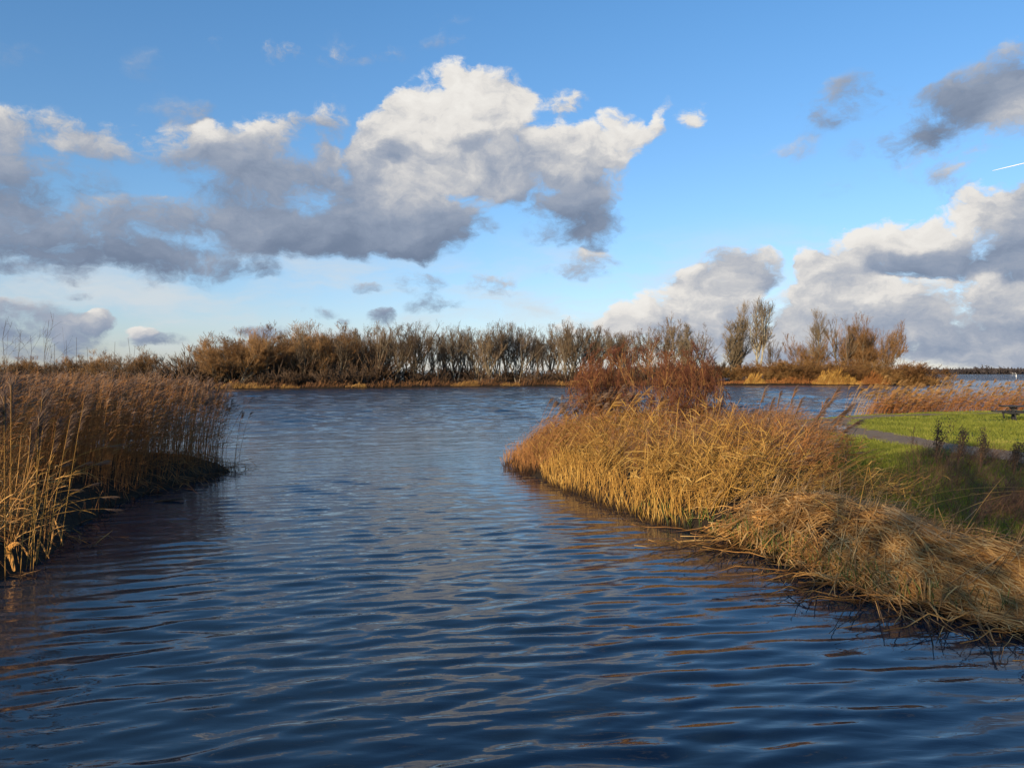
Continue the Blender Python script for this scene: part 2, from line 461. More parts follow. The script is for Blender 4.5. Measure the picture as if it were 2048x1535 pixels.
M_GRASS = plant_mat('lawn_grass', [(0, (.08, .085, .013)), (.4, (.18, .205, .026)), (.75, (.27, .28, .04)), (1, (.42, .34, .10))], rough=.6, patch=.45, trans=.3)
M_WEED = plant_mat('dead_weed', [(0, (.06, .030, .019)), (.5, (.13, .068, .040)), (1, (.25, .145, .075))], patch=.9)
M_SEED = plant_mat('dock_seed', [(0, (.030, .022, .016)), (.6, (.075, .055, .038)), (1, (.13, .10, .065))])
# far trees and shrubs
M_BARK = bark_mat('alder_bark', (.095, .074, .050), (.27, .22, .15))
M_PALEBARK = bark_mat('pale_bark', (.20, .18, .13), (.46, .42, .33))
M_TWIG = plant_mat('alder_twig', [(0, (.065, .042, .025)), (.5, (.125, .082, .048)), (1, (.21, .145, .085))], patch=.3, obj_rand=.6)
M_PALETWIG = plant_mat('poplar_twig', [(0, (.10, .07, .04)), (.5, (.19, .14, .085)), (1, (.33, .26, .16))], patch=.3)
M_WILLOWTWIG = plant_mat('willow_twig', [(0, (.14, .070, .026)), (.5, (.225, .118, .044)), (1, (.32, .185, .075))], patch=.25, obj_rand=.5)
M_SHRUB = plant_mat('shrub_twig', [(0, (.10, .046, .018)), (.5, (.20, .10, .034)), (1, (.30, .175, .060))], patch=.3, obj_rand=.7)
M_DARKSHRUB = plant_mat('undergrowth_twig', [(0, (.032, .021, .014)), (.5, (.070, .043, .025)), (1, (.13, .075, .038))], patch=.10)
M_REDTWIG = plant_mat('dogwood_twig', [(0, (.055, .018, .011)), (.4, (.115, .036, .018)), (.75, (.18, .070, .028)), (1, (.32, .17, .06))], patch=1.4)
M_REDSTEM = plant_mat('dogwood_stem', [(0, (.13, .06, .022)), (.5, (.26, .125, .04)), (1, (.40, .24, .08))], patch=.8)
M_SAPLING = plant_mat('sapling_bark', [(0, (.05, .04, .03)), (1, (.11, .085, .06))])
M_EVERGREEN = plant_mat('evergreen_leaf', [(0, (.02, .035, .012)), (1, (.06, .09, .03))])

# ------------------------------------------------------------------ land and water
def wob(x, y, s=1.0, seed=0):
    r = np.random.default_rng(seed); z = 0
    for k in range(7):
        a = r.uniform(0, 2 * np.pi); f = s * (0.5 + 0.6 * k); p = r.uniform(0, 6.28)
        z = z + np.sin((x * np.cos(a) + y * np.sin(a)) * f + p) / (1 + .6 * k)
    return z / 3.0

class Land:
    def __init__(self, poly, prof, mound=None, rough=.05):
        self.p = np.array(poly, float)[:, :2]; self.prof = prof; self.mound = mound; self.rough = rough
    def sd(self, x, y):
        x = np.asarray(x, float); y = np.asarray(y, float)
        d = np.full(x.shape, 1e9); ins = np.zeros(x.shape, bool)
        A = self.p; B = np.roll(self.p, -1, 0)
        for (ax, ay), (bx, by) in zip(A, B):
            ex, ey = bx - ax, by - ay
            t = np.clip(((x - ax) * ex + (y - ay) * ey) / (ex * ex + ey * ey + 1e-9), 0, 1)
            d = np.minimum(d, np.hypot(x - ax - t * ex, y - ay - t * ey))
            c = (ay > y) != (by > y)
            xi = ax + (y - ay) / (by - ay if abs(by - ay) > 1e-9 else 1e-9) * ex
            ins ^= c & (x < xi)
        return np.where(ins, d, -d)
    def z(self, x, y, sd=None):
        sd = self.sd(x, y) if sd is None else sd
        s = sd + .12 * wob(x, y, 2.2, 3) * np.exp(-np.abs(sd))
        z = np.interp(s, *self.prof)
        if self.mound is not None:
            z = np.where(z > 0, z * (.40 + .60 * sstep(8.6, 12.8, y)), z)
        z = z + self.rough * wob(x, y, 1.3, 5) * np.clip(sd * 1.2, 0, 1)
        if self.mound is not None:
            z = z + self.mound(x, y, sd)
        return z
    def mesh(self, name, mat, step, box, label=None, attr=None):
        x0, x1, y0, y1 = box
        xs = np.arange(x0, x1 + step, step); ys = np.arange(y0, y1 + step, step)
        X, Y = np.meshgrid(xs, ys); sd = self.sd(X, Y); Z = self.z(X, Y, sd)
        keep = sd > -step * 1.6 - .5
        idx = np.full(X.shape, -1); idx[keep] = np.arange(keep.sum())
        q = np.stack([idx[:-1, :-1], idx[:-1, 1:], idx[1:, 1:], idx[1:, :-1]], -1).reshape(-1, 4)
        q = q[(q >= 0).all(1)]
        mb = MB().add(np.stack([X[keep], Y[keep], Z[keep]], -1), q)
        ob = mb.build(name, mat, smooth=True)
        if attr is not None:
            a = ob.data.attributes.new('lawn', 'FLOAT', 'POINT')
            a.data.foreach_set('value', attr(X[keep], Y[keep], sd[keep]).astype(np.float32))
        return tag(ob, label, None, None, 'structure')

def sstep(a, b, x):
    t = np.clip((x - a) / (b - a), 0, 1)
    return t * t * (3 - 2 * t)

PROF = ([-2.5, -.6, 0, .2, .8, 2.5, 8, 30], [-1.6, -.55, -.03, .16, .40, .54, .62, .66])
front = [at(*p)[:2] for p in ((1014, 924), (1045, 941), (1100, 965), (1180, 996), (1250, 1022), (1330, 1047), (1440, 1076), (1500, 1101),
                              (1620, 1151), (1750, 1196), (1900, 1228), (2048, 1250), (2300, 1330))]
RIGHT = Land([*front, (9, 5.5), (14, 1), (30, -5), (46, -14), (120, -20), (120, 72), (80, 62), (58, 58), (40, 55), (27, 52), (19.5, 47.5), (13.5, 41.5), (9.3, 36.5), (5.6, 33), (2.4, 30.2), (.5, 28.6)], PROF,
             mound=lambda x, y, sd: .34 * (.25 + .75 * sstep(9.2, 12.4, y)) * np.exp(-((sd - 1.15) / .62) ** 2) * (1 + .45 * wob(x, y, 1.6, 71)) * sstep(16.2, 14.0, y) + .22 * np.exp(-((sd - 2.0) / 1.3) ** 2) * sstep(15, 18, y) * sstep(11, 6, x))
LEFT = Land([at(465, 943)[:2], (-10.4, 26.6), (-14, 28.6), (-20, 31), (-30, 34), (-60, 40), (-120, 50), (-120, -30), (-20, -14), (-10, 0), (-8.6, 8), at(20, 1150)[:2], at(100, 1116)[:2], at(140, 1062)[:2], at(228, 1012)[:2], at(300, 986)[:2], at(400, 963)[:2]], PROF)
NEAR = Land([(-130, -8), (-20, -9), (0, -8), (25, -9), (130, -14), (130, -90), (-130, -90)], ([-3, 0, 2, 6, 60], [-1.5, 0, 1.0, 1.4, 1.6]))
FAR = Land([at(-500, 782)[:2], at(60, 780)[:2], at(330, 780)[:2], at(420, 779)[:2], at(560, 778)[:2], at(700, 777)[:2], at(900, 774)[:2], at(1100, 772.5)[:2], at(1280, 771.5)[:2], at(1440, 770.8)[:2],
            (60, 205), (40, 240), (-60, 230), (-180, 210), (-200, 150)], ([-6, 0, .6, 3, 20], [-2, -.05, .35, .6, .9]), rough=.1)
isl_front = [at(px, py)[:2] for px, py in ((1432, 770.5), (1520, 770.5), (1640, 770.3), (1760, 770), (1850, 769), (1890, 767))]
ISLAND = Land([*isl_front, (112, 200), (100, 222), (80, 232), (58, 222), (48, 200)], ([-6, 0, .6, 4, 20], [-2, -.05, .4, .8, 1.4]), rough=.1)

# path: survey of its middle line on the bank
PATH = np.array([(22, 9.5), (17.2, 16), (15.4, 21), (14.6, 27), (14.6, 32.5), (15.6, 38), (17.4, 41.6), (20.5, 44.2), (25.5, 46.4), (34, 48.4), (48, 50), (75, 53)])
PATH_W = np.array([2.6, 2.4, 2.2, 2.1, 2.3, 2.9, 2.7, 1.9, 1.4, 1.2, 1.2, 1.2])
def catmull(P, n=10):
    Q = np.vstack([2 * P[0] - P[1], P, 2 * P[-1] - P[-2]]); out = []
    for i in range(1, len(Q) - 2):
        for t in np.linspace(0, 1, n, endpoint=False):
            a, b, c, d = Q[i - 1:i + 3]
            out.append(.5 * (2 * b + (c - a) * t + (2 * a - 5 * b + 4 * c - d) * t * t + (3 * b - a - 3 * c + d) * t ** 3))
    out.append(P[-1]); return np.array(out)
PL = catmull(np.column_stack([PATH, PATH_W]))
def path_d(x, y):
    """distance to the path's edge, negative on the path"""
    d = np.full(np.shape(x), 1e9)
    for px, py, w in PL:
        d = np.minimum(d, np.hypot(x - px, y - py) - w / 2)
    return d

# ground of the banks: grass, bare earth and mud
m, t, b = new_mat('bank_ground')
pos = t.n('ShaderNodeTexCoord').outputs['Object']
na = t.noise(pos, .9, 6, .6); nb = t.noise(pos, 9, 6, .65)
lawn = t.n('ShaderNodeAttribute', attribute_name='lawn').outputs['Fac']
green = t.ramp(nb, [(.25, (.035, .06, .010)), (.55, (.08, .13, .018)), (.8, (.13, .17, .03))])
earth = t.ramp(nb, [(.25, (.016, .012, .008)), (.6, (.042, .030, .019)), (.85, (.085, .062, .036))])
t.put(b.inputs['Base Color'], t.mix(t.mapr(t.math('MULTIPLY_ADD', t.math('SUBTRACT', na, .5), .8, lawn), .35, .65), earth, green))
b.inputs['Roughness'].default_value = .95; b.inputs['Specular IOR Level'].default_value = .1
bp = t.n('ShaderNodeBump'); bp.inputs['Strength'].default_value = .8; bp.inputs['Distance'].default_value = .05
t.link(nb, bp.inputs['Height']); t.link(bp.outputs[0], b.inputs['Normal'])
M_GROUND = m

bed = MB().add([(-9000, -9000, -2.6), (9000, -9000, -2.6), (9000, 9000, -2.6), (-9000, 9000, -2.6)], [[0, 1, 2, 3]]).build('ground', M_GROUND)
tag(bed, 'dark bed of the lake', None, None, 'structure')
def right_lawn(x, y, sd):
    veg = sstep(3.4, 1.8, sd) * sstep(41, 36, y) * sstep(12, 8, x) * sstep(14, 17, y)
    return np.clip(.92 - veg - .55 * sstep(3.0, 1.0, sd) - .28 * sstep(24, 15, y), 0, 1)
RIGHT.mesh('right_bank', M_GROUND, .3, (-1, 60, -6, 64), 'grassy bank with the reed spit on the right', right_lawn)
RIGHT.mesh('right_meadow', M_GROUND, 3.0, (60, 122, -22, 74), 'open grass bank beyond the right edge', lambda x, y, sd: np.full(x.shape, .9))
LEFT.mesh('left_bank', M_GROUND, .4, (-40, -6, -2, 40), 'dark muddy bank under the left reeds', lambda x, y, sd: np.full(x.shape, .1))
NEAR.mesh('near_bank', M_GROUND, 3.0, (-132, 132, -92, -4), 'grass bank behind the viewpoint', lambda x, y, sd: np.full(x.shape, .9))
FAR.mesh('far_bank', M_GROUND, 2.0, (-215, 75, 100, 250), 'wooded bank on the far side of the lake', lambda x, y, sd: np.full(x.shape, .25))
ISLAND.mesh('island', M_GROUND, 1.5, (40, 118, 165, 240), 'low shrubby island in the lake', lambda x, y, sd: np.full(x.shape, .3))

# water: waves as geometry near by, finer ripples in the material
m, t, b = new_mat('lake_water')
geo = t.n('ShaderNodeNewGeometry').outputs['Position']
b.inputs['Base Color'].default_value = (.010, .022, .036, 1)
b.inputs['Roughness'].default_value = .02
b.inputs['IOR'].default_value = 1.42
mp = t.n('ShaderNodeMapping'); mp.inputs['Rotation'].default_value = (0, 0, math.radians(9)); mp.inputs['Scale'].default_value = (.30, 1, 1)
t.link(geo, mp.inputs['Vector'])
ra = t.noise(mp.outputs[0], 6.0, 3.0, .55, .6)
rb = t.noise(mp.outputs[0], 2.2, 5.0, .62, .3)
far_f = t.mapr(t.vec('LENGTH', geo), 18, 100, .0, 1.0)
near_f = t.mapr(t.vec('LENGTH', geo), 8, 40, .0040, .0105)
hgt = t.math('ADD', t.math('MULTIPLY', ra, near_f), t.math('MULTIPLY', t.math('MULTIPLY', rb, far_f), .3))
bp = t.n('ShaderNodeBump'); bp.inputs['Strength'].default_value = 1.0; bp.inputs['Distance'].default_value = 1.0
t.link(hgt, bp.inputs['Height']); t.link(bp.outputs[0], b.inputs['Normal'])
M_WATER = m

g = .0045
rr = 2.6 * np.exp(np.arange(0, math.log(300 / 2.6), g)); aa = np.arange(-.90, .90001, .0068)
A_, R_ = np.meshgrid(aa, rr)
WX, WY = R_ * np.sin(A_), R_ * np.cos(A_)
wr = np.random.default_rng(11)
Zw = np.zeros_like(WX)
shore = np.minimum(-RIGHT.sd(WX, WY), -LEFT.sd(WX, WY))
calm = .45 + .55 * sstep(.2, 4.5, shore)
calm *= .80 + .25 * sstep(7, 26, WY)
calm *= 1 - .25 * sstep(2.5, 5.5, WX) * sstep(15, 10, WY)
gust = 1 + .45 * wob(WX * .12, WY * .3, 1.0, 9)
dr = R_ * g
for k in range(52):
    lam = math.exp(np.clip(wr.normal(math.log(.34), .52), math.log(.13), math.log(1.4)))
    th = math.radians(-12) + wr.normal(0, .23)
    kx, ky = math.sin(th) * 2 * math.pi / lam, math.cos(th) * 2 * math.pi / lam
    slope = .0225
    ph = kx * WX + ky * WY + wr.uniform(0, 6.28) + .8 * wob(WX * .5, WY * .5, .7, 100 + k)
    Zw += slope * lam / (2 * math.pi) * np.sin(ph) * sstep(1.6, 4.0, lam / dr)
# the open lake beyond the spit is choppier, with longer waves
far_w = sstep(22, 70, R_)
for k in range(34):
    lam = math.exp(wr.uniform(math.log(.9), math.log(4.2)))
    th = math.radians(-14) + wr.normal(0, .34)
    kx, ky = math.sin(th) * 2 * math.pi / lam, math.cos(th) * 2 * math.pi / lam
    ph = kx * WX + ky * WY + wr.uniform(0, 6.28) + .8 * wob(WX * .2, WY * .2, .7, 300 + k)
    Zw += .029 * lam / (2 * math.pi) * np.sin(ph) * sstep(1.6, 3.6, lam / dr) * far_w
Zw *= calm * gust
nr, nc = WX.shape
i0 = (np.arange(nr - 1)[:, None] * nc + np.arange(nc - 1)[None, :]).reshape(-1)
lake = MB().add(np.stack([WX, WY, Zw], -1), np.stack([i0, i0 + 1, i0 + nc + 1, i0 + nc], -1))
lake.add([(-9000, -9000, -.12), (9000, -9000, -.12), (9000, 9000, -.12), (-9000, 9000, -.12)], [[0, 1, 2, 3]])
lake = lake.build('water', M_WATER, smooth=True)
tag(lake, 'wind-rippled dark blue lake water', None, None, 'structure')
del A_, R_, WX, WY, Zw, shore, calm, gust, dr

# trodden path and its puddle
def strip(P, w, zoff, cols=5):
    T = nrm(np.gradient(P[:, :2], axis=0)); Nn = np.column_stack([-T[:, 1], T[:, 0]])
    o = np.linspace(-.5, .5, cols)
    X = P[:, 0][:, None] + Nn[:, 0][:, None] * w[:, None] * o; Y = P[:, 1][:, None] + Nn[:, 1][:, None] * w[:, None] * o
    Z = RIGHT.z(X, Y) + zoff
    n = len(P); i = (np.arange(n - 1)[:, None] * cols + np.arange(cols - 1)).reshape(-1)
    return MB().add(np.stack([X, Y, Z], -1), np.stack([i, i + 1, i + cols + 1, i + cols], -1))
m, t, b = new_mat('path_mud')
pos = t.n('ShaderNodeTexCoord').outputs['Object']
na = t.noise(pos, 2.2, 6, .6); nb = t.noise(pos, 26, 4, .7)
c = t.mix(.5, t.ramp(na, [(.3, (.17, .108, .060)), (.7, (.36, .245, .14))]), t.ramp(nb, [(.3, (.11, .072, .042)), (.7, (.42, .30, .18))]))
t.put(b.inputs['Base Color'], c)
t.put(b.inputs['Roughness'], t.mapr(na, .35, .6, .7, .95)); b.inputs['Specular IOR Level'].default_value = .12
bp = t.n('ShaderNodeBump'); bp.inputs['Strength'].default_value = .7; bp.inputs['Distance'].default_value = .03
t.link(nb, bp.inputs['Height']); t.link(bp.outputs[0], b.inputs['Normal'])
M_PATH = m
wj = PL[:, 2] * (1 + .14 * wob(PL[:, 0] * 2, PL[:, 1] * 2, 1.5, 21))
tag(strip(PL, wj, .03).build('path', M_PATH, smooth=True), 'muddy gravel path bending across the grass bank', None, None, 'structure')
m, t, b = new_mat('puddle_water')
b.inputs['Base Color'].default_value = (.03, .028, .024, 1); b.inputs['Roughness'].default_value = .04; b.inputs['IOR'].default_value = 1.333
pc = at(1652, 853, .66)
an = np.linspace(0, 2 * np.pi, 28, endpoint=False); rad = 1 + .25 * np.sin(3 * an + 1) + .15 * np.sin(5 * an)
PX, PY = pc[0] + .95 * rad * np.cos(an), pc[1] + 1.5 * rad * np.sin(an)
zz = float(RIGHT.z(np.array([pc[0]]), np.array([pc[1]]))[0]) + .075
tag(MB().add(np.column_stack([PX, PY, np.full(28, zz)]), [list(range(28))]).build('puddle', m), 'pale puddle reflecting the sky on the muddy path', 'puddle')

# ------------------------------------------------------------------ trees and shrubs
def branch(P, R, m, t0, t1, ang, ratio, up, K, taper=.55, jit=.06, rmin=.008, fall=.45):
    """m side branches on every path of P"""
    N = len(P); idx = np.repeat(np.arange(N), m); n = len(idx)
    t = U(n, t0, t1)
    p, tan = along(P[idx], t)
    rnd = RNG.normal(size=(n, 3)); perp = nrm(rnd - (rnd * tan).sum(1, keepdims=True) * tan)
    a = np.radians(ang) * (1 + .30 * RNG.normal(size=n))
    d = nrm(np.cos(a)[:, None] * tan + np.sin(a)[:, None] * perp)
    plen = np.linalg.norm(np.diff(P, axis=1), axis=2).sum(1)[idx]
    L = plen * ratio * (1 - fall * t) * U(n, .7, 1.25)
    bend = np.zeros((n, 3)); bend[:, 2] = up; bend += .12 * RNG.normal(size=(n, 3))
    Q = arcs(p, d, L, bend, K)
    if K > 2:
        Q[:, 1:] += np.cumsum(RNG.normal(size=(n, K - 1, 3)), 1) * (jit * L[:, None, None] / K)
    rk = R.shape[1]; x = t * (rk - 1); i = np.clip(x.astype(int), 0, rk - 2)
    r0 = np.maximum(R[idx, i] * (1 - (x - i)) + R[idx, i + 1] * (x - i), rmin) * taper
    r0 = np.maximum(r0, rmin)
    RR = r0[:, None] * np.linspace(1, .45, K)[None, :]
    return Q, RR

def stems(n, H, spread, lean, r, K=7, jit=.05, base=.2):
    a = U(n, 0, 6.283); o = np.sqrt(U(n)) * base
    b0 = np.column_stack([o * np.cos(a), o * np.sin(a), np.full(n, -.15)])
    ang = np.radians(lean) * (np.sqrt(U(n, .05, 1.0)) if n > 1 else U(n, .0, .6))
    d = np.column_stack([np.sin(ang) * np.cos(a), np.sin(ang) * np.sin(a), np.cos(ang)])
    bend = np.column_stack([spread * np.cos(a), spread * np.sin(a), np.zeros(n)]) * U(n, .4, 1.2)[:, None]
    L = H * U(n, .82, 1.05)
    P = arcs(b0, d, L, bend, K)
    P[:, 1:] += np.cumsum(RNG.normal(size=(n, K - 1, 3)) * [1, 1, .3], 1) * (jit * L[:, None, None] / K)
    R = (r * U(n, .75, 1.1))[:, None] * np.linspace(1, .18, K)[None, :] ** 1.0
    return P, R

def tree_proto(name, kind, bark, twig, parts=('trunk', 'crown')):
    """one tree: trunk with its limbs, and the crown of twigs. Height about 10 m, scaled when placed"""
    root = thing(name, 'x', 'tree')
    k = kind
    P, R = stems(k['n'], 10, k.get('spread', .1), k.get('lean', 6), k.get('r', .17), base=k.get('base', .25))
    B1, R1 = branch(P, R, k['m1'], k.get('t0', .28), .97, k['a1'], k['l1'], k.get('up', .3), 5, .78, .14, .02, k.get('f1', .55))
    B2, R2 = branch(B1, R1, k['m2'], .25, .98, k.get('a2', 34), k.get('l2', .50), k.get('up2', .34), 4, .6, .12, .014)
    B3, R3 = branch(B2, R2, k['m3'], .2, 1, 32, .52, .28, 3, .65, .1, k.get('rt', .0105))
    tr = MB().tubes(P, R, 6).tubes(B1, R1, 4)
    tr.build(parts[0], bark, root, smooth=True)
    cr = MB().tubes(B2, R2, 3).tubes(B3, R3, 3)
    if k.get('m4'):
        B4, R4 = branch(B3, R3, k['m4'], .25, 1, 32, .6, .1, 2, .8, 0, k.get('rt', .0105) * .9)
        cr.tubes(B4, R4, 3)
    cr.build(parts[1], twig, root)
    root['h'] = float(np.percentile(B3[:, -1, 2], 98.0))
    return root

PROTO = {
 'alder_a': tree_proto('bare_tree', dict(n=1, m1=16, a1=27, l1=.80, m2=10, m3=6, m4=2, r=.19, up=.22, t0=.14, f1=.85, l2=.27), M_BARK, M_TWIG),
 'alder_b': tree_proto('bare_tree', dict(n=2, m1=10, a1=24, l1=.74, m2=9, m3=6, m4=2, r=.16, lean=18, spread=.08, up=.24, t0=.14, f1=.85, l2=.27), M_BARK, M_TWIG),
 'alder_c': tree_proto('bare_tree', dict(n=3, m1=8, a1=22, l1=.70, m2=8, m3=6, m4=2, r=.14, lean=20, spread=.06, up=.26, base=.4, t0=.16, f1=.85, l2=.27), M_BARK, M_TWIG),
 'willow_a': tree_proto('willow_tree', dict(n=6, m1=12, a1=42, l1=.36, m2=8, m3=7, m4=2, r=.14, lean=40, spread=.10, t0=.12, up=.3, base=.5, f1=.25, rt=.022), M_BARK, M_WILLOWTWIG),
 'willow_b': tree_proto('willow_tree', dict(n=8, m1=10, a1=44, l1=.36, m2=8, m3=7, m4=2, r=.12, lean=50, spread=.12, t0=.10, up=.3, base=.6, f1=.2, rt=.022), M_BARK, M_WILLOWTWIG),
 'poplar_a': tree_proto('poplar_tree', dict(n=3, m1=20, a1=24, l1=.26, m2=8, m3=6, m4=2, r=.15, lean=9, spread=.03, t0=.10, up=.30, base=.5), M_BARK, M_PALETWIG),
 'poplar_b': tree_proto('poplar_tree', dict(n=1, m1=30, a1=27, l1=.32, m2=8, m3=6, m4=2, r=.17, lean=4, spread=.02, t0=.14, up=.30), M_BARK, M_PALETWIG),
 'pale_poplar': tree_proto('poplar_tree', dict(n=2, m1=15, a1=32, l1=.34, m2=8, m3=6, m4=1, r=.20, lean=10, spread=.05, t0=.30, up=.36), M_PALEBARK, M_PALETWIG),
}
used = set()
ORD = ['zeroth', 'first', 'second', 'third', 'fourth', 'fifth', 'sixth', 'seventh', 'eighth', 'ninth', 'tenth', 'eleventh', 'twelfth', 'thirteenth', 'fourteenth', 'fifteenth',
       'sixteenth', 'seventeenth', 'eighteenth', 'nineteenth', 'twentieth']
TENS = {2: 'twenty', 3: 'thirty', 4: 'forty', 5: 'fifty', 6: 'sixty', 7: 'seventy', 8: 'eighty', 9: 'ninety'}
def ordinal(n):
    if n <= 20:
        return ORD[n]
    if n % 10 == 0:
        return TENS[n // 10][:-1] + 'ieth'
    return TENS[n // 10] + '-' + ORD[n % 10]

def plant(kind, px, topy, dist, land, label, group, wide=1.0, rz=None, lean=(0, 0)):
    p = at_y(px, 760, dist); x, y = p[0], p[1]
    gz = float(land.z(np.array([x]), np.array([y]))[0]) - .05
    ztop = at_y(px, topy, dist)[2]
    src = PROTO[kind]; s = (ztop - gz) / src['h']
    rz = float(RNG.uniform(0, 6.28)) if rz is None else rz
    if kind not in used:
        used.add(kind); o = src
        o.location = (x, y, gz); o.rotation_euler = (0, 0, rz); o.scale = (s * wide, s * wide, s); tag(o, label, None, group)
    else:
        o = copy_thing(src, (x, y, gz), rz, (s * wide, s * wide, s), label, group)
    o.rotation_euler = (lean[0], lean[1], rz)
    return o

# the row on the far bank, left to right: picture x, top y, kind, metres behind the water's edge, width
FARTREES = [
 (18,716,'willow_b',12,1.3),(70,722,'willow_a',10,1.2),(120,718,'willow_b',14,1.3),(168,712,'willow_a',12,1.2),(222,712,'willow_b',10,1.3),(272,706,'willow_a',9,1.25),(312,708,'alder_b',14,1.2),(333,722,'alder_c',16,1.1),
 (384,704,'alder_b',14,1.3),(404,688,'alder_a',20,1.0),(425,682,'alder_c',16,1.0),(440,684,'willow_b',6,1.15),(476,677,'willow_a',6,1.15),(500,682,'alder_b',18,1.0),(530,666,'willow_b',8,1.15),(560,668,'willow_a',12,1.0),
 (585,660,'alder_a',16,1.0),(608,656,'alder_b',8,1.0),(624,654,'alder_c',18,1.0),(646,664,'willow_a',10,.85),(662,660,'alder_a',20,1.0),(682,660,'alder_c',9,1.0),(700,664,'willow_b',12,.8),(722,656,'alder_a',16,1.0),
 (742,652,'alder_b',8,1.0),(758,660,'alder_c',20,1.0),(774,655,'alder_a',12,1.0),(806,651,'alder_b',10,1.0),(832,645,'alder_a',8,1.15),(850,652,'alder_c',14,1.0),
 (884,664,'alder_a',18,.8),(912,652,'alder_b',9,1.0),(936,656,'alder_a',15,.9),(958,658,'alder_c',10,1.0),(986,647,'alder_b',8,1.1),(1008,646,'alder_a',14,1.0),(1036,644,'alder_c',9,1.25),
 (1066,672,'alder_a',20,.8),(1084,676,'alder_b',12,.8),(1110,650,'alder_a',11,1.0),(1128,640,'alder_b',8,1.0),(1156,645,'alder_c',10,1.1),(1176,650,'alder_a',16,1.0),(1200,656,'alder_b',12,1.0),
 (1226,660,'alder_c',10,1.0),(1252,664,'alder_a',14,1.0),(1284,656,'alder_b',10,1.0),(1318,660,'alder_c',12,1.0),(1350,634,'alder_b',9,.9),(1378,650,'poplar_a',7,1.0),(1404,648,'alder_c',10,.9),
]
FARTREES += [(x_, t_, k_, 24 + (i_ % 3) * 4, 1.2) for i_, (x_, t_, k_) in enumerate(((452,688,'willow_b'),(512,676,'willow_a'),(548,676,'alder_c'),(572,672,'willow_b'),(598,668,'willow_a'),(636,666,'alder_b'),(655,670,'willow_b'),(674,668,'alder_a'),(692,668,'willow_a'),(712,664,'alder_c'),(734,668,'willow_b'),(768,668,'alder_c'),(790,672,'alder_a'),(20,722,'willow_a'),(98,722,'willow_b'),(148,720,'willow_a'),(246,714,'willow_b'),(292,712,'willow_a')))]
FARTREES += [(x_, t_, k_, 22 + (i_ % 4) * 4, 1.0) for i_, (x_, t_, k_) in enumerate(((820,656,'alder_c'),(866,662,'alder_b'),(898,658,'alder_c'),(924,660,'alder_a'),(970,654,'alder_c'),(1022,652,'alder_b'),(1050,660,'alder_c'),(1098,662,'alder_c'),(1142,652,'alder_a'),(1188,660,'alder_b'),(1214,664,'alder_a'),(1240,666,'alder_b'),(1300,662,'alder_a'),(1334,654,'alder_a')))]
FARTREES += [(x_, t_, k_, 6 + (i_ % 5) * 5, 1.0) for i_, (x_, t_, k_) in enumerate(((786,664,'alder_a'),(842,656,'alder_b'),(876,668,'alder_c'),(904,662,'alder_a'),(946,664,'alder_b'),(976,660,'alder_a'),(996,652,'alder_c'),(1044,654,'alder_a'),(1072,668,'alder_b'),(1104,660,'alder_a'),(1134,656,'alder_c'),(1166,656,'alder_b'),(1194,664,'alder_c'),(1232,668,'alder_a'),(1266,668,'alder_c')))]
FARTREES.sort()
FB = np.array([(-500, 782), (60, 780), (330, 780), (420, 779), (560, 778), (700, 777), (900, 774), (1100, 772.5), (1280, 771.5), (1440, 770.8)], float)
def far_edge(px):
    return CAM_H * F_PX / (np.interp(px, FB[:, 0], FB[:, 1]) - HORIZON)
DESC = {'alder': 'bare grey-brown tree', 'willow': 'bushy orange-brown willow', 'poplar': 'upright bare poplar'}
for i, (px, ty, kind, off, wd) in enumerate(FARTREES):
    ds = DESC[kind.split('_')[0]]
    plant(kind, px, ty, float(far_edge(px)) + off, FAR, f'{ds} on the far bank, {ordinal(i + 1)} tree from the left', 'trees along the far bank', wd * float(RNG.uniform(.8, 1.15)),
          lean=(float(RNG.normal(0, .05)), float(RNG.normal(0, .09))))

# trees on the island
plant('poplar_a', 1462, 640, 186, ISLAND, 'broad many-stemmed poplar left of the white-trunked tree', 'trees on the island', 1.05)
plant('poplar_b', 1478, 606, 190, ISLAND, 'tall slender poplar just left of the white-trunked tree', 'trees on the island', .85)
plant('pale_poplar', 1518, 599, 188, ISLAND, 'tallest tree, pale white trunk lit by the sun', 'trees on the island', .95)
plant('alder_a', 1544, 680, 186, ISLAND, 'small bare tree right of the white-trunked poplar', 'trees on the island', .9)
plant('alder_c', 1440, 712, 184, ISLAND, 'low broken bare tree at the island left end', 'trees on the island', .8)
plant('willow_b', 1612, 676, 192, ISLAND, 'low round grey-brown tree left of the pointed poplar', 'trees on the island', .8)
plant('poplar_b', 1641, 621, 190, ISLAND, 'pointed poplar rising above the island willows', 'trees on the island', .95)
plant('alder_b', 1686, 637, 192, ISLAND, 'open-branched tree between the poplar and the orange willows', 'trees on the island', .95)
plant('willow_a', 1728, 649, 190, ISLAND, 'dense orange willow right of the open-branched island tree', 'trees on the island', .72)
plant('willow_a', 1748, 656, 194, ISLAND, 'orange willow half hidden between the two big island willows', 'trees on the island', .72)
plant('willow_b', 1700, 664, 196, ISLAND, 'grey-brown willow behind the open-branched island tree', 'trees on the island', .6)
plant('willow_b', 1764, 652, 188, ISLAND, 'rightmost willow on the island, leaning to the right', 'trees on the island', .56, lean=(0, .08))

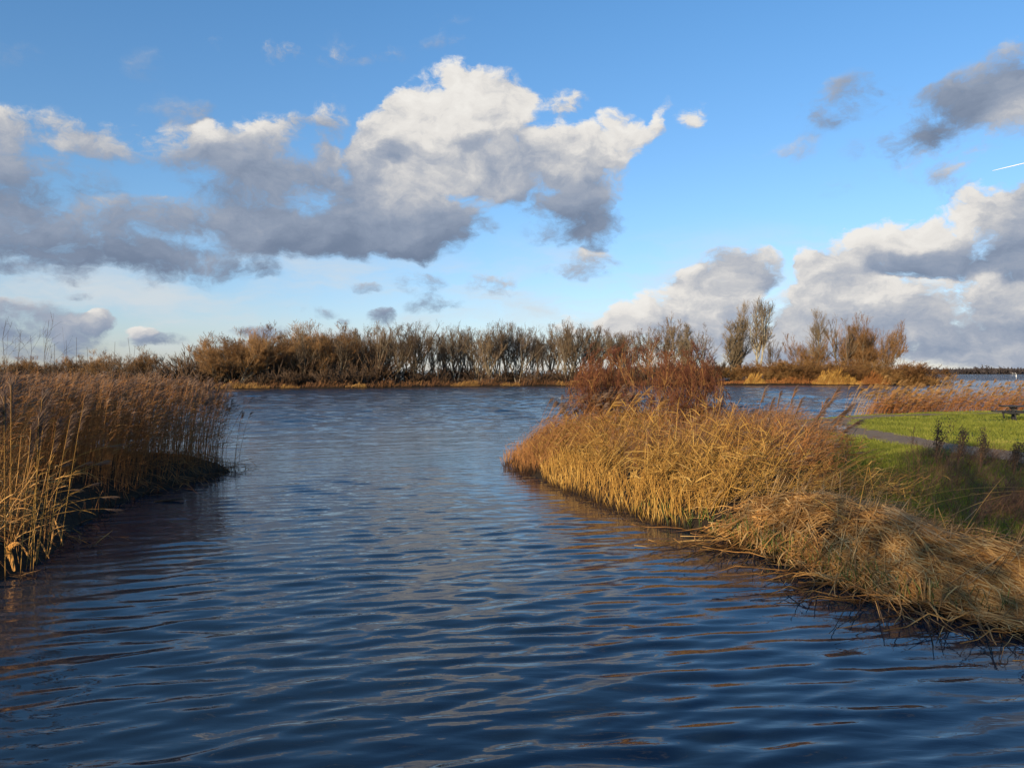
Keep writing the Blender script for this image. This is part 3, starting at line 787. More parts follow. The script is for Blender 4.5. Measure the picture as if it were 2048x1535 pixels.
# shrubs: one proto, scaled
def shrub_proto(name, n, m1, m2, m3, mat, lean=60, rt=.014, stem=None):
    root = thing(name, 'x', 'shrub')
    P, R = stems(n, 3.0, .12, lean, .03, 5, .08, .8)
    B1, R1 = branch(P, R, m1, .15, 1, 34, .42, .2, 3, .7, .1, rt)
    B2, R2 = branch(B1, R1, m2, .15, 1, 36, .55, .15, 2, .8, 0, rt)
    B3, R3 = branch(B2, R2, m3, .1, 1, 36, .7, .12, 2, .9, 0, rt)
    MB().tubes(P, R, 3).build('stems', stem or M_BARK, root)
    MB().tubes(B1, R1, 3).tubes(B2, R2, 3).tubes(B3, R3, 3).build('twigs', mat, root)
    root['h'] = float(B3[..., 2].max())
    return root
PROTO['shrub_a'] = shrub_proto('island_shrub', 26, 7, 6, 4, M_SHRUB)
PROTO['shrub_b'] = shrub_proto('island_shrub', 22, 8, 6, 4, M_SHRUB, 68)
ISH = [(1452,730,4,1.3),(1486,736,7,1.4),(1530,728,5,1.4),(1566,722,6,1.4),(1600,720,8,1.5),(1634,722,10,1.5),(1668,721,6,1.5),(1704,722,9,1.5),(1740,724,6,1.5),(1774,724,8,1.5),(1806,729,5,1.5),(1834,736,4,1.4),(1858,744,3,1.3),
       (1510,742,2.5,1.2),(1590,738,2.5,1.3),(1648,736,2.5,1.2),(1552,740,2,1.2),(1782,742,2,1.3),(1820,746,2,1.3),(1700,740,3,1.3),(1730,742,3,1.3)]
for i, (px, ty, off, wd) in enumerate(sorted(ISH)):
    plant('shrub_a' if i % 2 else 'shrub_b', px, ty - 6, 176 + off, ISLAND, f'russet leafless shrub on the island, {ordinal(i + 1)} from its left end', 'shrubs on the island', wd * 1.15)

# undergrowth of the far bank: reads as one dark mass
def clumps(mb, cx, cy, cz, H, Wd, n, rt, mat=0):
    """many twiggy bushes in one mesh"""
    N = len(cx); idx = np.repeat(np.arange(N), n); k = len(idx)
    a = U(k, 0, 6.283); r = np.sqrt(U(k)); lean = r * 1.0
    base = np.column_stack([cx[idx] + .25 * Wd[idx] * r * np.cos(a), cy[idx] + .25 * Wd[idx] * r * np.sin(a), cz[idx] + U(k, 0, .35) * H[idx]])
    d = np.column_stack([np.sin(lean) * np.cos(a), np.sin(lean) * np.sin(a), np.cos(lean)])
    L = H[idx] * U(k, .45, .95) * (1 - .25 * r)
    Q = arcs(base, d, L, np.column_stack([.1 * np.cos(a), .1 * np.sin(a), np.zeros(k)]) + .1 * RNG.normal(size=(k, 3)), 3)
    mb.tubes(Q, rt * np.array([[1.3, 1, .5]]), 3, mat)
    T, RT = branch(Q, np.full((k, 3), rt), 4, .25, 1, 34, .42, .1, 2, .8, 0, rt * .7)
    mb.tubes(T, RT, 3, mat)
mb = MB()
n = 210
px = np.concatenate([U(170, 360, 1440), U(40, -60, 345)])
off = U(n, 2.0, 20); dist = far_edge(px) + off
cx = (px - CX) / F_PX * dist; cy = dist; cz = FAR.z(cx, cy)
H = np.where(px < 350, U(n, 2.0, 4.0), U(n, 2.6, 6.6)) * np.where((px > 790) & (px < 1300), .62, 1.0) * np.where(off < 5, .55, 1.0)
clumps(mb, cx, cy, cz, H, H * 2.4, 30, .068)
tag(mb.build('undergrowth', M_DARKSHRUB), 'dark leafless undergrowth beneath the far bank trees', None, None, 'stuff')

M_FARRUST = plant_mat('far_rust', [(0, (.05, .024, .012)), (.45, (.11, .05, .020)), (.8, (.20, .095, .034)), (1, (.30, .17, .06))], patch=.12)
M_FARTAN = plant_mat('far_tan', [(0, (.14, .07, .02)), (.5, (.26, .14, .04)), (1, (.40, .24, .07))], patch=.3)
# red-brown bushes and golden reeds along far shores
def reed_patch(name, label, land, pxs, dist0, depth, n, h, mat, r=.022):
    px = U(n, *pxs); d = dist0(px) + np.abs(RNG.normal(0, depth, n)) + .25
    x = (px - CX) / F_PX * d; z = np.maximum(land.z(x, d), -.05)
    base = np.column_stack([x, d, z]); a = RNG.normal(.1, .5, n); ln = U(n, .0, .55)
    dv = np.column_stack([np.sin(ln) * np.cos(a), np.sin(ln) * np.sin(a), np.cos(ln)])
    e = (px - pxs[0]) / (pxs[1] - pxs[0])
    hh = h * U(n, .25, 1.15) * (.75 + .55 * wob(x * 1.3, d * .3, 1.2, 4)) * np.clip(6 * np.minimum(e, 1 - e), .3, 1)
    hh *= .55 + .45 * (wob(x * 2.1 + 3, d * .5, 1.2, 14) > -.1)
    Q = arcs(base, dv, hh, np.column_stack([U(n, 0, .2), np.zeros(n), np.zeros(n)]), 3)
    mb = MB().tubes(Q, r * np.array([[1, 1, 1.5]]), 3)
    return tag(mb.build(name, mat), label, None, None, 'stuff')
reed_patch('shore_reeds', 'red-brown brush and reed fringe along the far bank waterline', FAR, (-60, 1440), far_edge, 1.6, 4500, 1.4, M_FARRUST)
for i, (a, b_, h, lab) in enumerate(((430, 540, 1.7, 'tawny reed fringe under the orange willows of the far bank'), (690, 735, 2.0, 'golden reed patch on the far bank below the tallest grey trees'),
                               (560, 600, 1.3, 'small pale tuft of reeds left of the golden far bank patch'), (900, 960, 1.6, 'tawny reeds at the middle of the far bank'), (1000, 1040, 1.6, 'tawny reed tuft on the far bank left of the red bush'),
                               (1110, 1150, 1.8, 'tawny reed tuft on the far bank nearest the red bush'))):
    reed_patch('shore_reeds', lab, FAR, (a, b_), far_edge, .7, int((b_ - a) * 6), h * .66, M_FARTAN)
isl_edge = lambda px: CAM_H * F_PX / (np.interp(px, (1432, 1640, 1760, 1850, 1890), (770.5, 770.3, 770, 769, 767)) - HORIZON)
reed_patch('shore_reeds', 'bright golden reed bed at the island waterline', ISLAND, (1624, 1722), isl_edge, 1.0, 1700, 3.4, M_STRAW)
reed_patch('shore_reeds', 'tawny reeds right of the golden island reed bed', ISLAND, (1718, 1800), isl_edge, 1.0, 900, 2.8, M_RUST)
reed_patch('shore_reeds', 'small golden reed patch near the left end of the island', ISLAND, (1486, 1532), isl_edge, .7, 500, 2.4, M_STRAW)
reed_patch('shore_reeds', 'rusty low growth along the island waterline', ISLAND, (1434, 1880), isl_edge, 1.6, 2600, 1.8, M_RUST)

# distant wooded shore beyond the lake, 850 m away
mb = MB()
n = 420
xs = np.sort(U(n, 120, 1050)); yy = 850 + U(n, 0, 40)
prof = 8.5 + 2.5 * wob(xs * .02, xs * 0, 1.0, 31) + 1.5 * wob(xs * .12, xs * 0, 1.0, 32)
tall = (wob(xs * .03, xs * 0, 1.0, 33) > .45)
H = np.maximum(prof + tall * U(n, 0, 5), 5)
clumps(mb, xs, yy, np.zeros(n), H, H * 2.6, 9, .55)
xs2 = np.linspace(100, 1080, 400); h2 = 6.0 + 1.5 * wob(xs2 * .03, xs2 * 0, 1.0, 34)
V = np.concatenate([np.column_stack([xs2, np.full(400, 888.), np.full(400, -1.)]), np.column_stack([xs2, np.full(400, 892.), h2]), np.column_stack([xs2, np.full(400, 930.), h2 * .9])])
i = np.arange(399); F1 = np.stack([i, i + 1, i + 401, i + 400], -1); F2 = F1 + 400
mb.add(V, np.concatenate([F1, F2]))
M_FARWOOD = plant_mat('far_wood', [(0, (.030, .026, .030)), (.5, (.048, .040, .042)), (1, (.075, .062, .058))], patch=.02)
tag(mb.build('far_wood', M_FARWOOD), 'dark wooded shore on the horizon beyond the open lake', None, None, 'stuff')
fs = MB().add([(80, 842, .3), (1100, 842, .3), (1100, 940, .6), (80, 940, .6), (80, 842, -1), (1100, 842, -1)], [[0, 1, 2, 3], [4, 5, 1, 0]]).build('far_shore', M_GROUND)
tag(fs, 'low far shore under the wood', None, None, 'structure')
M_WHITE = flat_mat('white_paint', (.70, .70, .68), (.82, .82, .80))
M_WALL = flat_mat('house_wall', (.34, .34, .33), (.44, .44, .42))
M_ROOF = flat_mat('roof_tile', (.10, .07, .06), (.18, .12, .10))
for k, (px, lab) in enumerate(((2026, 'tiny white house on the far wooded shore, left of the pair'), (2031, 'tiny white house on the far wooded shore, right of the pair'))):
    p = at_y(px, 745, 838.0)
    hroot = thing('house', lab, 'house', (p[0], 838, .35), 'white houses on the far shore')
    MB().box((0, .4, .5), (.9, .8, 1.0)).build('wall', M_WALL, hroot)
    MB().add([(-.55, -.1, 1.0), (.55, -.1, 1.0), (0, -.1, 1.5), (-.55, .9, 1.0), (.55, .9, 1.0), (0, .9, 1.5)], [[0, 2, 5, 3], [1, 4, 5, 2], [0, 3, 4, 1]]).build('roof', M_ROOF, hroot)
p = at(2032.5, 752)
bu = thing('marker_buoy', 'small white marker buoy on the open lake at far right', 'buoy', (p[0], p[1], 0))
an = np.arange(10) * 2 * np.pi / 10
prof_b = [(.3, -.3), (.34, .1), (.3, .4), (.14, .7), (.1, 1.5), (.02, 1.6)]
V = np.array([[r * np.cos(a), r * np.sin(a), z] for r, z in prof_b for a in an]); ii = np.arange(10)
F = np.concatenate([np.stack([k * 10 + ii, k * 10 + (ii + 1) % 10, k * 10 + 10 + (ii + 1) % 10, k * 10 + 10 + ii], -1) for k in range(5)])
MB().add(V, F).build('float_body', M_WHITE, bu, smooth=True)

# vapour trail of an aircraft, high up and 20 km away
a = np.array([at_y(px, py, 20000.0) for px, py in ((1985, 341.5), (2010, 335.5), (2040, 328.5), (2075, 320), (2120, 309))])
M_TRAIL = flat_mat('vapour_trail', (.9, .9, .9), (.95, .95, .95), .001, 1.0)
tag(MB().tubes(a[None], np.array([[4., 9., 11., 12., 13.]]), 8).build('vapour_trail', M_TRAIL, smooth=True), 'short white vapour trail in the blue sky at right', 'vapour trail')

# unseen trees behind the viewpoint, put there to shade the near banks
def evergreen(n, name='unseen_evergreen'):
    """one evergreen of 13 m, 6.5 m wide"""
    root = thing(name, 'x', 'tree')
    H, Wd = 13.0, 6.5
    P, R = stems(1, H * .9, .02, 3, .22, 7)
    MB().tubes(P, R, 8).build('trunk', M_BARK, root, smooth=True)
    z = U(n, .06, 1.0); prof = np.interp(z, [.06, .2, .5, .8, 1], [.75, 1.0, .95, .62, .12]) * Wd / 2
    a = U(n, 0, 6.283); r = prof * np.sqrt(U(n)) * (1 + .15 * np.sin(3 * a + 7 * z))
    c = np.column_stack([r * np.cos(a), r * np.sin(a), z * H]); d = nrm(RNG.normal(size=(n, 3))); sd = nrm(np.cross(d, RNG.normal(size=(n, 3))))
    Q = np.stack([c - d * .14, c, c + d * .14], 1)
    MB().ribbons(Q, np.array([[.03, .17, .02]]), sd).build('crown', M_EVERGREEN, root)
    return root
EVG = [(-36.5, -3, 10.5, 6.4, 3400), (-31.5, -3.5, 10.2, 6.2, 3400), (-27, -3, 9.8, 6.2, 3400), (-22.5, -3.5, 9.0, 6.0, 3400),
       (-13.6, -15, 12.2, 6.0, 4000), (-9, -15.5, 13.0, 6.4, 4800), (-4.2, -15, 13.0, 6.4, 4800), (.8, -15.5, 13.4, 6.6, 4800), (5.8, -15, 13.4, 6.6, 4800), (10.8, -15.5, 13.8, 6.6, 4800), (16, -15, 14, 6.8, 4800), (21.5, -15, 14, 6.8, 4800)]
EVG += [(-14.6, -20.5, 13.4, 6.4, 4800), (-9.9, -21, 14.2, 6.6, 4800), (-5.2, -20.5, 14.4, 6.6, 4800), (-.4, -21, 14.6, 6.8, 4800), (4.6, -20.5, 14.8, 6.8, 4800), (9.6, -21, 15, 6.8, 4800), (14.8, -20.5, 15, 6.8, 4800)]  # second unseen row, added to even out the dappled shade
EVG.sort()
EV = {3400: evergreen(5200), 4800: evergreen(2700)}
seen_ev = set()
for i, (x, y, H, wd, nl) in enumerate(EVG):
    z = max(float(NEAR.z(np.array([x]), np.array([y]))[0]), float(LEFT.z(np.array([x]), np.array([y]))[0])) - .1
    lab = f'unseen evergreen shade tree behind the viewpoint, {ordinal(i + 1)} of the row from the left'
    k = 3400 if nl == 3400 else 4800; sc = (wd / 6.5, wd / 6.5, H / 13.0); rz = float(RNG.uniform(0, 6.28)); gr = 'unseen evergreen shade trees behind the viewpoint'
    if k in seen_ev:
        copy_thing(EV[k], (x, y, z), rz, sc, lab, gr)
    else:
        seen_ev.add(k); o = EV[k]; o.location = (x, y, z); o.rotation_euler = (0, 0, rz); o.scale = sc; tag(o, lab, None, gr)

# ------------------------------------------------------------------ reeds
def in_view(x, y, m=1.5):
    return (np.abs(x) < .68 * y + m)

def reed_geo(base, L, lean, az, curve, nleaf=4, nplume=8, r=.0045, leaf=(.25, .5), lw=.016, wind=0.0, plume=(.12, .22), pw=.008, mbs=None, K=4, top=.35, droop=.35, lbend=(.05, .75), lspread=.55, lel=(-.05, .75)):
    """stems (slot 0), leaves (1) and plumes (2) of many reeds; az = heading of the lean, wind = heading of leaves and plumes"""
    a, b, c = mbs
    n = len(base)
    h = np.column_stack([np.cos(az), np.sin(az), np.zeros(n)])
    d = h * np.sin(lean)[:, None]; d[:, 2] = np.cos(lean)
    bend = h * curve[:, None]; bend[:, 2] = -.4 * np.abs(curve)
    P = arcs(base, d, L, bend, K)
    a[0].tubes(P, (r * U(n, .75, 1.25))[:, None] * np.linspace(1, .5, K)[None], 3, a[1])
    if nleaf:
        idx = np.repeat(np.arange(n), nleaf); k = len(idx)
        p, tan = along(P[idx], U(k, .2, .95))
        la = wind + RNG.normal(0, lspread, k); el_ = U(k, *lel)
        hd = np.column_stack([np.cos(la) * np.cos(el_), np.sin(la) * np.cos(el_), np.sin(el_)])
        hd = nrm(hd + .35 * tan)
        LL = U(k, *leaf)
        bd = np.column_stack([np.zeros(k), np.zeros(k), -U(k, *lbend)])
        Q = arcs(p, hd, LL, bd, 4)
        sd = nrm(np.cross(hd, RNG.normal(size=(k, 3))))
        b[0].ribbons(Q, lw * U(k, .6, 1.2)[:, None] * np.array([[.7, 1, .7, .08]]), sd, b[1])
    if nplume:
        keep = RNG.random(n) < .85
        idx = np.repeat(np.arange(n)[keep], nplume); k = len(idx)
        tt = U(k); p, tan = along(P[idx], 1 - top * .28 * tt)
        la = wind + RNG.normal(0, .5, k)
        hd = nrm(tan + np.column_stack([np.cos(la), np.sin(la), U(k, -.3, .3)]) * U(k, .25, .8)[:, None])
        LL = U(k, *plume) * (1.1 - .4 * np.abs(tt - .5))
        Q = arcs(p, hd, LL, np.column_stack([.2 * np.cos(la), .2 * np.sin(la), -droop * np.ones(k)]), 3)
        sd = nrm(np.cross(hd, RNG.normal(size=(k, 3))))
        c[0].ribbons(Q, pw * U(k, .6, 1.3)[:, None] * np.array([[.5, 1.2, .2]]), sd, c[1])
    return P

def bed(name, label, mats, base, L, lean, az, curve, **kw):
    mb = MB()
    reed_geo(base, L, lean, az, curve, mbs=((mb, 0), (mb, 1), (mb, 2)), **kw)
    return tag(mb.build(name, mats), label, None, None, 'stuff')

def pick(land, n, box, ok):
    out = []
    got = 0
    while got < n:
        x = U(n * 3, box[0], box[1]); y = U(n * 3, box[2], box[3]); sd = land.sd(x, y)
        k = ok(x, y, sd) & in_view(x, y)
        out.append(np.column_stack([x, y, sd])[k]); got += int(k.sum())
    o = np.concatenate(out)[:n]
    z = np.maximum(land.z(o[:, 0], o[:, 1], o[:, 2]), -.25)
    return np.column_stack([o[:, 0], o[:, 1], z]), o[:, 2]

# --- left bank: tall brown reed bed
pr = lambda x, y: RNG.random(x.shape)
B, S = pick(LEFT, 4250, (-24, -8.3, 12.6, 30), lambda x, y, sd: (sd > .12) & (sd < 9) & (pr(x, y) < np.where((y > 21.5) & (x > -11.5), .38, 1.0)) & ~((y < 18.5) & (sd < 1.2)))
n = len(B)
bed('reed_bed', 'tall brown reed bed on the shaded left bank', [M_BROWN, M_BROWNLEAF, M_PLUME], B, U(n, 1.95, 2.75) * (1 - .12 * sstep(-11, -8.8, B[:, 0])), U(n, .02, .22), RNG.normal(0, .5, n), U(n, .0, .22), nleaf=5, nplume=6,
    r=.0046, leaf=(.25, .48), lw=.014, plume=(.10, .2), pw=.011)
# thin reeds standing in the water at its tip
n = 260
tx = U(n, -11.6, -9.25); ty = U(n, 22.6, 26.2)
B = np.column_stack([tx, ty, np.maximum(LEFT.z(tx, ty), -.15)])
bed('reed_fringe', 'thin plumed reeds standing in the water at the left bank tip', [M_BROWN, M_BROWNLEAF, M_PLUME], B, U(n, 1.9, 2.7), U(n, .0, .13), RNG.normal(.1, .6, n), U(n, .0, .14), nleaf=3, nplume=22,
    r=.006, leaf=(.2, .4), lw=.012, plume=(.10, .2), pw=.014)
# collapsed stalks and stubble along the left edge
def stubble(name, label, land, n, box, sdr, h, mats, r=.007, lean=.25, ok=None):
    B, S = pick(land, n, box, lambda x, y, sd: (sd > sdr[0]) & (sd < sdr[1]) & (True if ok is None else ok(x, y)))
    n = len(B); mb = MB()
    a = U(n, 0, 6.283); ln = np.abs(RNG.normal(0, lean, n))
    d = np.column_stack([np.sin(ln) * np.cos(a), np.sin(ln) * np.sin(a), np.cos(ln)])
    Q = arcs(B - [0, 0, .08], d, U(n, *h), .15 * RNG.normal(size=(n, 3)) * [1, 1, .3], 3)
    mb.tubes(Q, (r * U(n, .6, 1.3))[:, None] * np.array([[1, .9, .6]]), 3)
    return tag(mb.build(name, mats), label, None, None, 'stuff')
stubble('reed_stubble', 'dark broken stubble at the foot of the left reeds', LEFT, 300, (-11, -8.3, 16, 26.5), (-.4, .25), (.12, .5), M_BROWN, .008, .5)

def drape(land, base, head, L, off0, off1, K=5, jit=.04):
    t = np.linspace(0, 1, K)[None, :]
    bx = .12 * RNG.normal(size=len(base))
    X = base[:, 0:1] + np.cos(head)[:, None] * L[:, None] * t - np.sin(head)[:, None] * (bx * L)[:, None] * t * t
    Y = base[:, 1:2] + np.sin(head)[:, None] * L[:, None] * t + np.cos(head)[:, None] * (bx * L)[:, None] * t * t
    Z = np.maximum(land.z(X, Y), .02) + off0[:, None] * (1 - t) + off1[:, None] * t + jit * RNG.normal(size=X.shape)
    return np.stack([X, Y, np.maximum(Z, .015)], -1)

def litter(name, label, land, B, head, L, off0, off1, mats, r=.006, leaves=2, K=5, lw=.02):
    mb = MB()
    P = drape(land, B, head, L, off0, off1, K)
    n = len(B)
    mb.tubes(P, (r * U(n, .6, 1.35))[:, None] * np.linspace(1, .55, K)[None], 3, 0)
    if leaves:
        idx = np.repeat(np.arange(n), leaves) if leaves >= 1 else np.arange(n)[RNG.random(n) < leaves]; k = len(idx)
        p, tan = along(P[idx], U(k, .1, 1)); hd = nrm(tan + .7 * RNG.normal(size=(k, 3)) * [1, 1, .5]); hd[:, 2] -= .15
        Q = arcs(p, hd, U(k, .15, .4), np.column_stack([np.zeros((k, 2)), -U(k, .1, .6)]), 3)
        mb.ribbons(Q, lw * U(k, .5, 1.2)[:, None] * np.array([[.7, 1, .1]]), nrm(np.cross(hd, RNG.normal(size=(k, 3)))), 1)
    return tag(mb.build(name, mats), label, None, None, 'stuff')

B, S = pick(LEFT, 200, (-11.5, -8.3, 12, 26), lambda x, y, sd: (sd > -.1) & (sd < 1.4) & ((y < 15) | (y > 19)))
n = len(B)
litter('reed_litter', 'fallen brown stalks along the left waterline', LEFT, B, RNG.normal(-.3, .9, n), U(n, .4, 1.3), U(n, 0, .25), U(n, 0, .3), [M_BROWN, M_BROWNLEAF])
# near clump at the left edge of the frame
B, S = pick(LEFT, 230, (-10.2, -7.6, 10.5, 14.3), lambda x, y, sd: (sd > .05) & (sd < 1.5))
n = len(B)
bed('reed_clump', 'straw-coloured reed clump nearest the viewer at the left', [M_LITTER, M_LITTER, M_PLUME], B, U(n, .6, 1.9), U(n, .02, .35), RNG.normal(.2, 1.0, n), U(n, -.1, .2), nleaf=3, nplume=0, r=.0055, leaf=(.2, .5), lw=.018)

# --- spit on the right bank: golden leaning reeds
spit = lambda x, y: (x < 10.5 - .1 * (y - 20)) & (y > 15.3)
B, S = pick(RIGHT, 1550, (.4, 8.6, 15.5, 36), lambda x, y, sd: (sd > .45) & (sd < 4.2) & spit(x, y) & ((y < 27) | (x > 2.2)) & (wob(x, y, 1.6, 61) < .28) & (x < 5.6 + .16 * (y - 18)) & (RNG.random(x.shape) < sstep(4.0, 1.6, sd) + .15))
n = len(B)
tipf = sstep(3.0, 1.0, B[:, 0])
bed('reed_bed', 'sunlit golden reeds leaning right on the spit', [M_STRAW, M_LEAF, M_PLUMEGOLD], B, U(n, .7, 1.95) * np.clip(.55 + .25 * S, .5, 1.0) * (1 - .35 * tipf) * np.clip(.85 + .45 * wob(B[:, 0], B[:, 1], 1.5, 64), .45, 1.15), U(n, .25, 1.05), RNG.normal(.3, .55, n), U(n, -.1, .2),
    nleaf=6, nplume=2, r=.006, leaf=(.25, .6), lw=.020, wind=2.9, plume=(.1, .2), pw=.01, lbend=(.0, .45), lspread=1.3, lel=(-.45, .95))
B, S = pick(RIGHT, 2000, (.2, 8.5, 15.2, 33), lambda x, y, sd: (sd > .1) & (sd < 4.0) & spit(x, y) & (wob(x, y, 2.2, 62) < .35))
n = len(B)
litter('reed_litter', 'matted golden fallen reeds covering the sunlit spit', RIGHT, B, RNG.normal(.3, .6, n), U(n, .6, 1.6), U(n, .0, .22), U(n, .05, .75), [M_STRAW, M_LEAF], .0058)
stubble('reed_stubble', 'upright golden reed stubble along the sunlit waterline', RIGHT, 1500, (.9, 6.5, 15.5, 27), (-.38, .75), (.12, .66), M_STRAW, .0065, .2, lambda x, y: wob(x, y, 3.0, 63) < .3)
stubble('reed_stubble', 'dark wet stubble standing in the water at the spit tip', RIGHT, 620, (-.3, 2.4, 23.5, 29), (-.42, .45), (.15, .75), M_BROWN, .007, .12)
B, S = pick(RIGHT, 1500, (.2, 5.0, 23.0, 31), lambda x, y, sd: (sd > -.02) & (sd < 2.6))
n = len(B)
litter('reed_thatch', 'dull brown collapsed reeds on the spit tip', RIGHT, B, RNG.normal(.7, .6, n), U(n, .7, 1.5), U(n, .05, .35), U(n, .3, 1.0), [M_BROWN, M_BROWNLEAF], .006)
B, S = pick(RIGHT, 1100, (1.5, 8.5, 17, 34), lambda x, y, sd: (sd > 1.4) & spit(x, y) & (x < 7.5 + .2 * (y - 18)) & (wob(x, y, 1.3, 66) < .35)); n = len(B)
bed('reed_thicket', 'russet brown reeds standing behind the golden ones on the spit', [M_RUST, M_BROWNLEAF, M_PLUME], B, U(n, .7, 1.6) * np.clip(.5 + .18 * S, .5, 1), U(n, .1, .9), RNG.normal(.3, .8, n), U(n, -.1, .3),
    nleaf=5, nplume=3, r=.006, leaf=(.2, .5), lw=.018, wind=2.2, plume=(.1, .2), pw=.012, lbend=(0, .5), lspread=1.4, lel=(-.4, .9))
# tall thin reeds with plumes behind the tip
n = 120
tx = U(n, .7, 3.6); ty = U(n, 26.6, 30.5); kk = RIGHT.sd(tx, ty) > -.3; tx, ty = tx[kk], ty[kk]; n = len(tx)
bed('reed_fringe', 'tall brown plumed reeds behind the spit tip', [M_BROWN, M_BROWNLEAF, M_PLUME], np.column_stack([tx, ty, np.maximum(RIGHT.z(tx, ty), 0)]), U(n, 1.3, 2.1), U(n, .05, .3), RNG.normal(.1, .4, n), U(n, .05, .35), nleaf=4, nplume=26,
    r=.006, leaf=(.2, .4), lw=.014, plume=(.12, .24), pw=.016)
# brown brush right of the shrub
B, S = pick(RIGHT, 1550, (4.2, 13.5, 16.5, 38), lambda x, y, sd: (sd > .9) & (x < 6.8 + .30 * (y - 16)) & (x > 4.4 + .05 * (y - 16)))
n = len(B)
bed('reed_brush', 'brown tangled reeds and brush right of the red bush', [M_BROWN, M_BROWNLEAF, M_PLUME], B, U(n, .7, 1.5) * np.clip(.5 + .2 * S, .5, 1), U(n, .1, .85), RNG.normal(.2, .6, n), U(n, .0, .5), nleaf=6, nplume=5, r=.006, leaf=(.2, .45), lw=.016, plume=(.1, .2), pw=.012)
# leaning plumed reeds along the lake side of the grass
def back_edge(n, t0, t1, inset):
    E = np.array([(9.3, 36.5), (13.5, 41.5), (19.5, 47.5), (27, 52), (40, 55), (58, 58)], float)
    s = np.concatenate([[0], np.cumsum(np.hypot(*np.diff(E, axis=0).T))]); u = U(n, t0, t1) * s[-1]
    x = np.interp(u, s, E[:, 0]) + U(n, *inset) * .6; y = np.interp(u, s, E[:, 1]) - U(n, *inset)
    return np.column_stack([x, y, np.maximum(RIGHT.z(x, y), 0)])
B = back_edge(2100, .32, .95, (-.5, 1.7)); n = len(B)
bed('reed_bed', 'rust-red reeds bent by the wind along the lake edge behind the lawn', [M_RUST, M_RUST, M_PLUMEGOLD], B, U(n, .8, 2.0), U(n, .15, .75), RNG.normal(.1, .4, n), U(n, .05, .3), nleaf=4, nplume=6, r=.009, leaf=(.25, .5), lw=.022, plume=(.15, .3), pw=.02)
B = back_edge(420, .30, .80, (-.8, .8)); n = len(B)
bed('reed_bed', 'tall golden plumed reeds rising over the rust-red reeds', [M_STRAW, M_LEAF, M_PLUMEGOLD], B, U(n, 1.7, 2.7), U(n, .1, .4), RNG.normal(.1, .3, n), U(n, .05, .3), nleaf=4, nplume=16, r=.009, leaf=(.25, .5), lw=.02, plume=(.18, .34), pw=.024)

# --- heap of fallen reeds on the near right bank
ok_heap = lambda x, y, sd: (sd > .0) & (sd < 1.9) & (y < 15.2) & (y > 6.2)
B, S = pick(RIGHT, 3200, (3.0, 10, 6.5, 15.5), lambda x, y, sd: ok_heap(x, y, sd) & (wob(x, y, 2.6, 72) < .33)); n = len(B)
hd = np.where(RNG.random(n) < .74, RNG.normal(-.86, .26, n) + .4 * wob(B[:, 0], B[:, 1], 1.3, 73), RNG.normal(-1.2, 1.1, n))
litter('reed_heap', 'heap of fallen straw-coloured reeds sloping to the water at right', RIGHT, B, hd, U(n, .9, 2.4), U(n, .0, .22) * np.clip(S, .3, 1), U(n, .0, .12), [M_LITTER, M_LITTER], .0098, .3, 7, .015)
B, S = pick(RIGHT, 170, (3.0, 10, 6.2, 15.5), lambda x, y, sd: (sd > .0) & (sd < .55) & (y < 14.6)); n = len(B)
mb = MB(); a = RNG.normal(-1.9, .6, n)
d = np.column_stack([np.cos(a) * .8, np.sin(a) * .8, U(n, -.5, .2)])
mb.ribbons(arcs(B + [0, 0, .2], nrm(d), U(n, .25, .5), np.column_stack([np.zeros((n, 2)), -U(n, .3, .8)]), 4), .022 * U(n, .5, 1.2)[:, None] * np.array([[.6, 1, .7, .1]]), nrm(np.cross(d, RNG.normal(size=(n, 3)))))
tag(mb.build('reed_leaves', M_LITTER), 'drooping dead reed leaves hanging over the right waterline', None, None, 'stuff')
B, S = pick(RIGHT, 650, (2.0, 9, 7, 17.2), lambda x, y, sd: (sd > -.16) & (sd < .32) & (y > 9.6)); n = len(B)
mb = MB(); a = U(n, 0, 6.283); ln = np.abs(RNG.normal(0, .25, n)); d = np.column_stack([np.sin(ln) * np.cos(a), np.sin(ln) * np.sin(a), np.cos(ln)])
mb.ribbons(arcs(B - [0, 0, .06], d, U(n, .18, .42), .25 * RNG.normal(size=(n, 3)) * [1, 1, .3], 4), .015 * U(n, .6, 1.3)[:, None] * np.array([[.8, 1, .8, .1]]), nrm(np.cross(d, RNG.normal(size=(n, 3)))))
tag(mb.build('sedge', M_GREENSEDGE), 'short green sedge at the foot of the right bank', None, None, 'stuff')

B, S = pick(RIGHT, 420, (3.0, 10, 6.5, 16.5), lambda x, y, sd: (sd > .2) & (sd < 2.4)); n = len(B)
mb = MB(); a = U(n, -1.6, 1.4); ln = U(n, .25, 1.15); d = np.column_stack([np.sin(ln) * np.cos(a), np.sin(ln) * np.sin(a), np.cos(ln)])
mb.tubes(arcs(B, d, U(n, .2, .75), .1 * RNG.normal(size=(n, 3)), 3), (.006 * U(n, .6, 1.3))[:, None] * np.array([[1, .9, .7]]), 3)
tag(mb.build('broken_stalks', M_PALE), 'pale broken stalks sticking up out of the right reed heap', None, None, 'stuff')
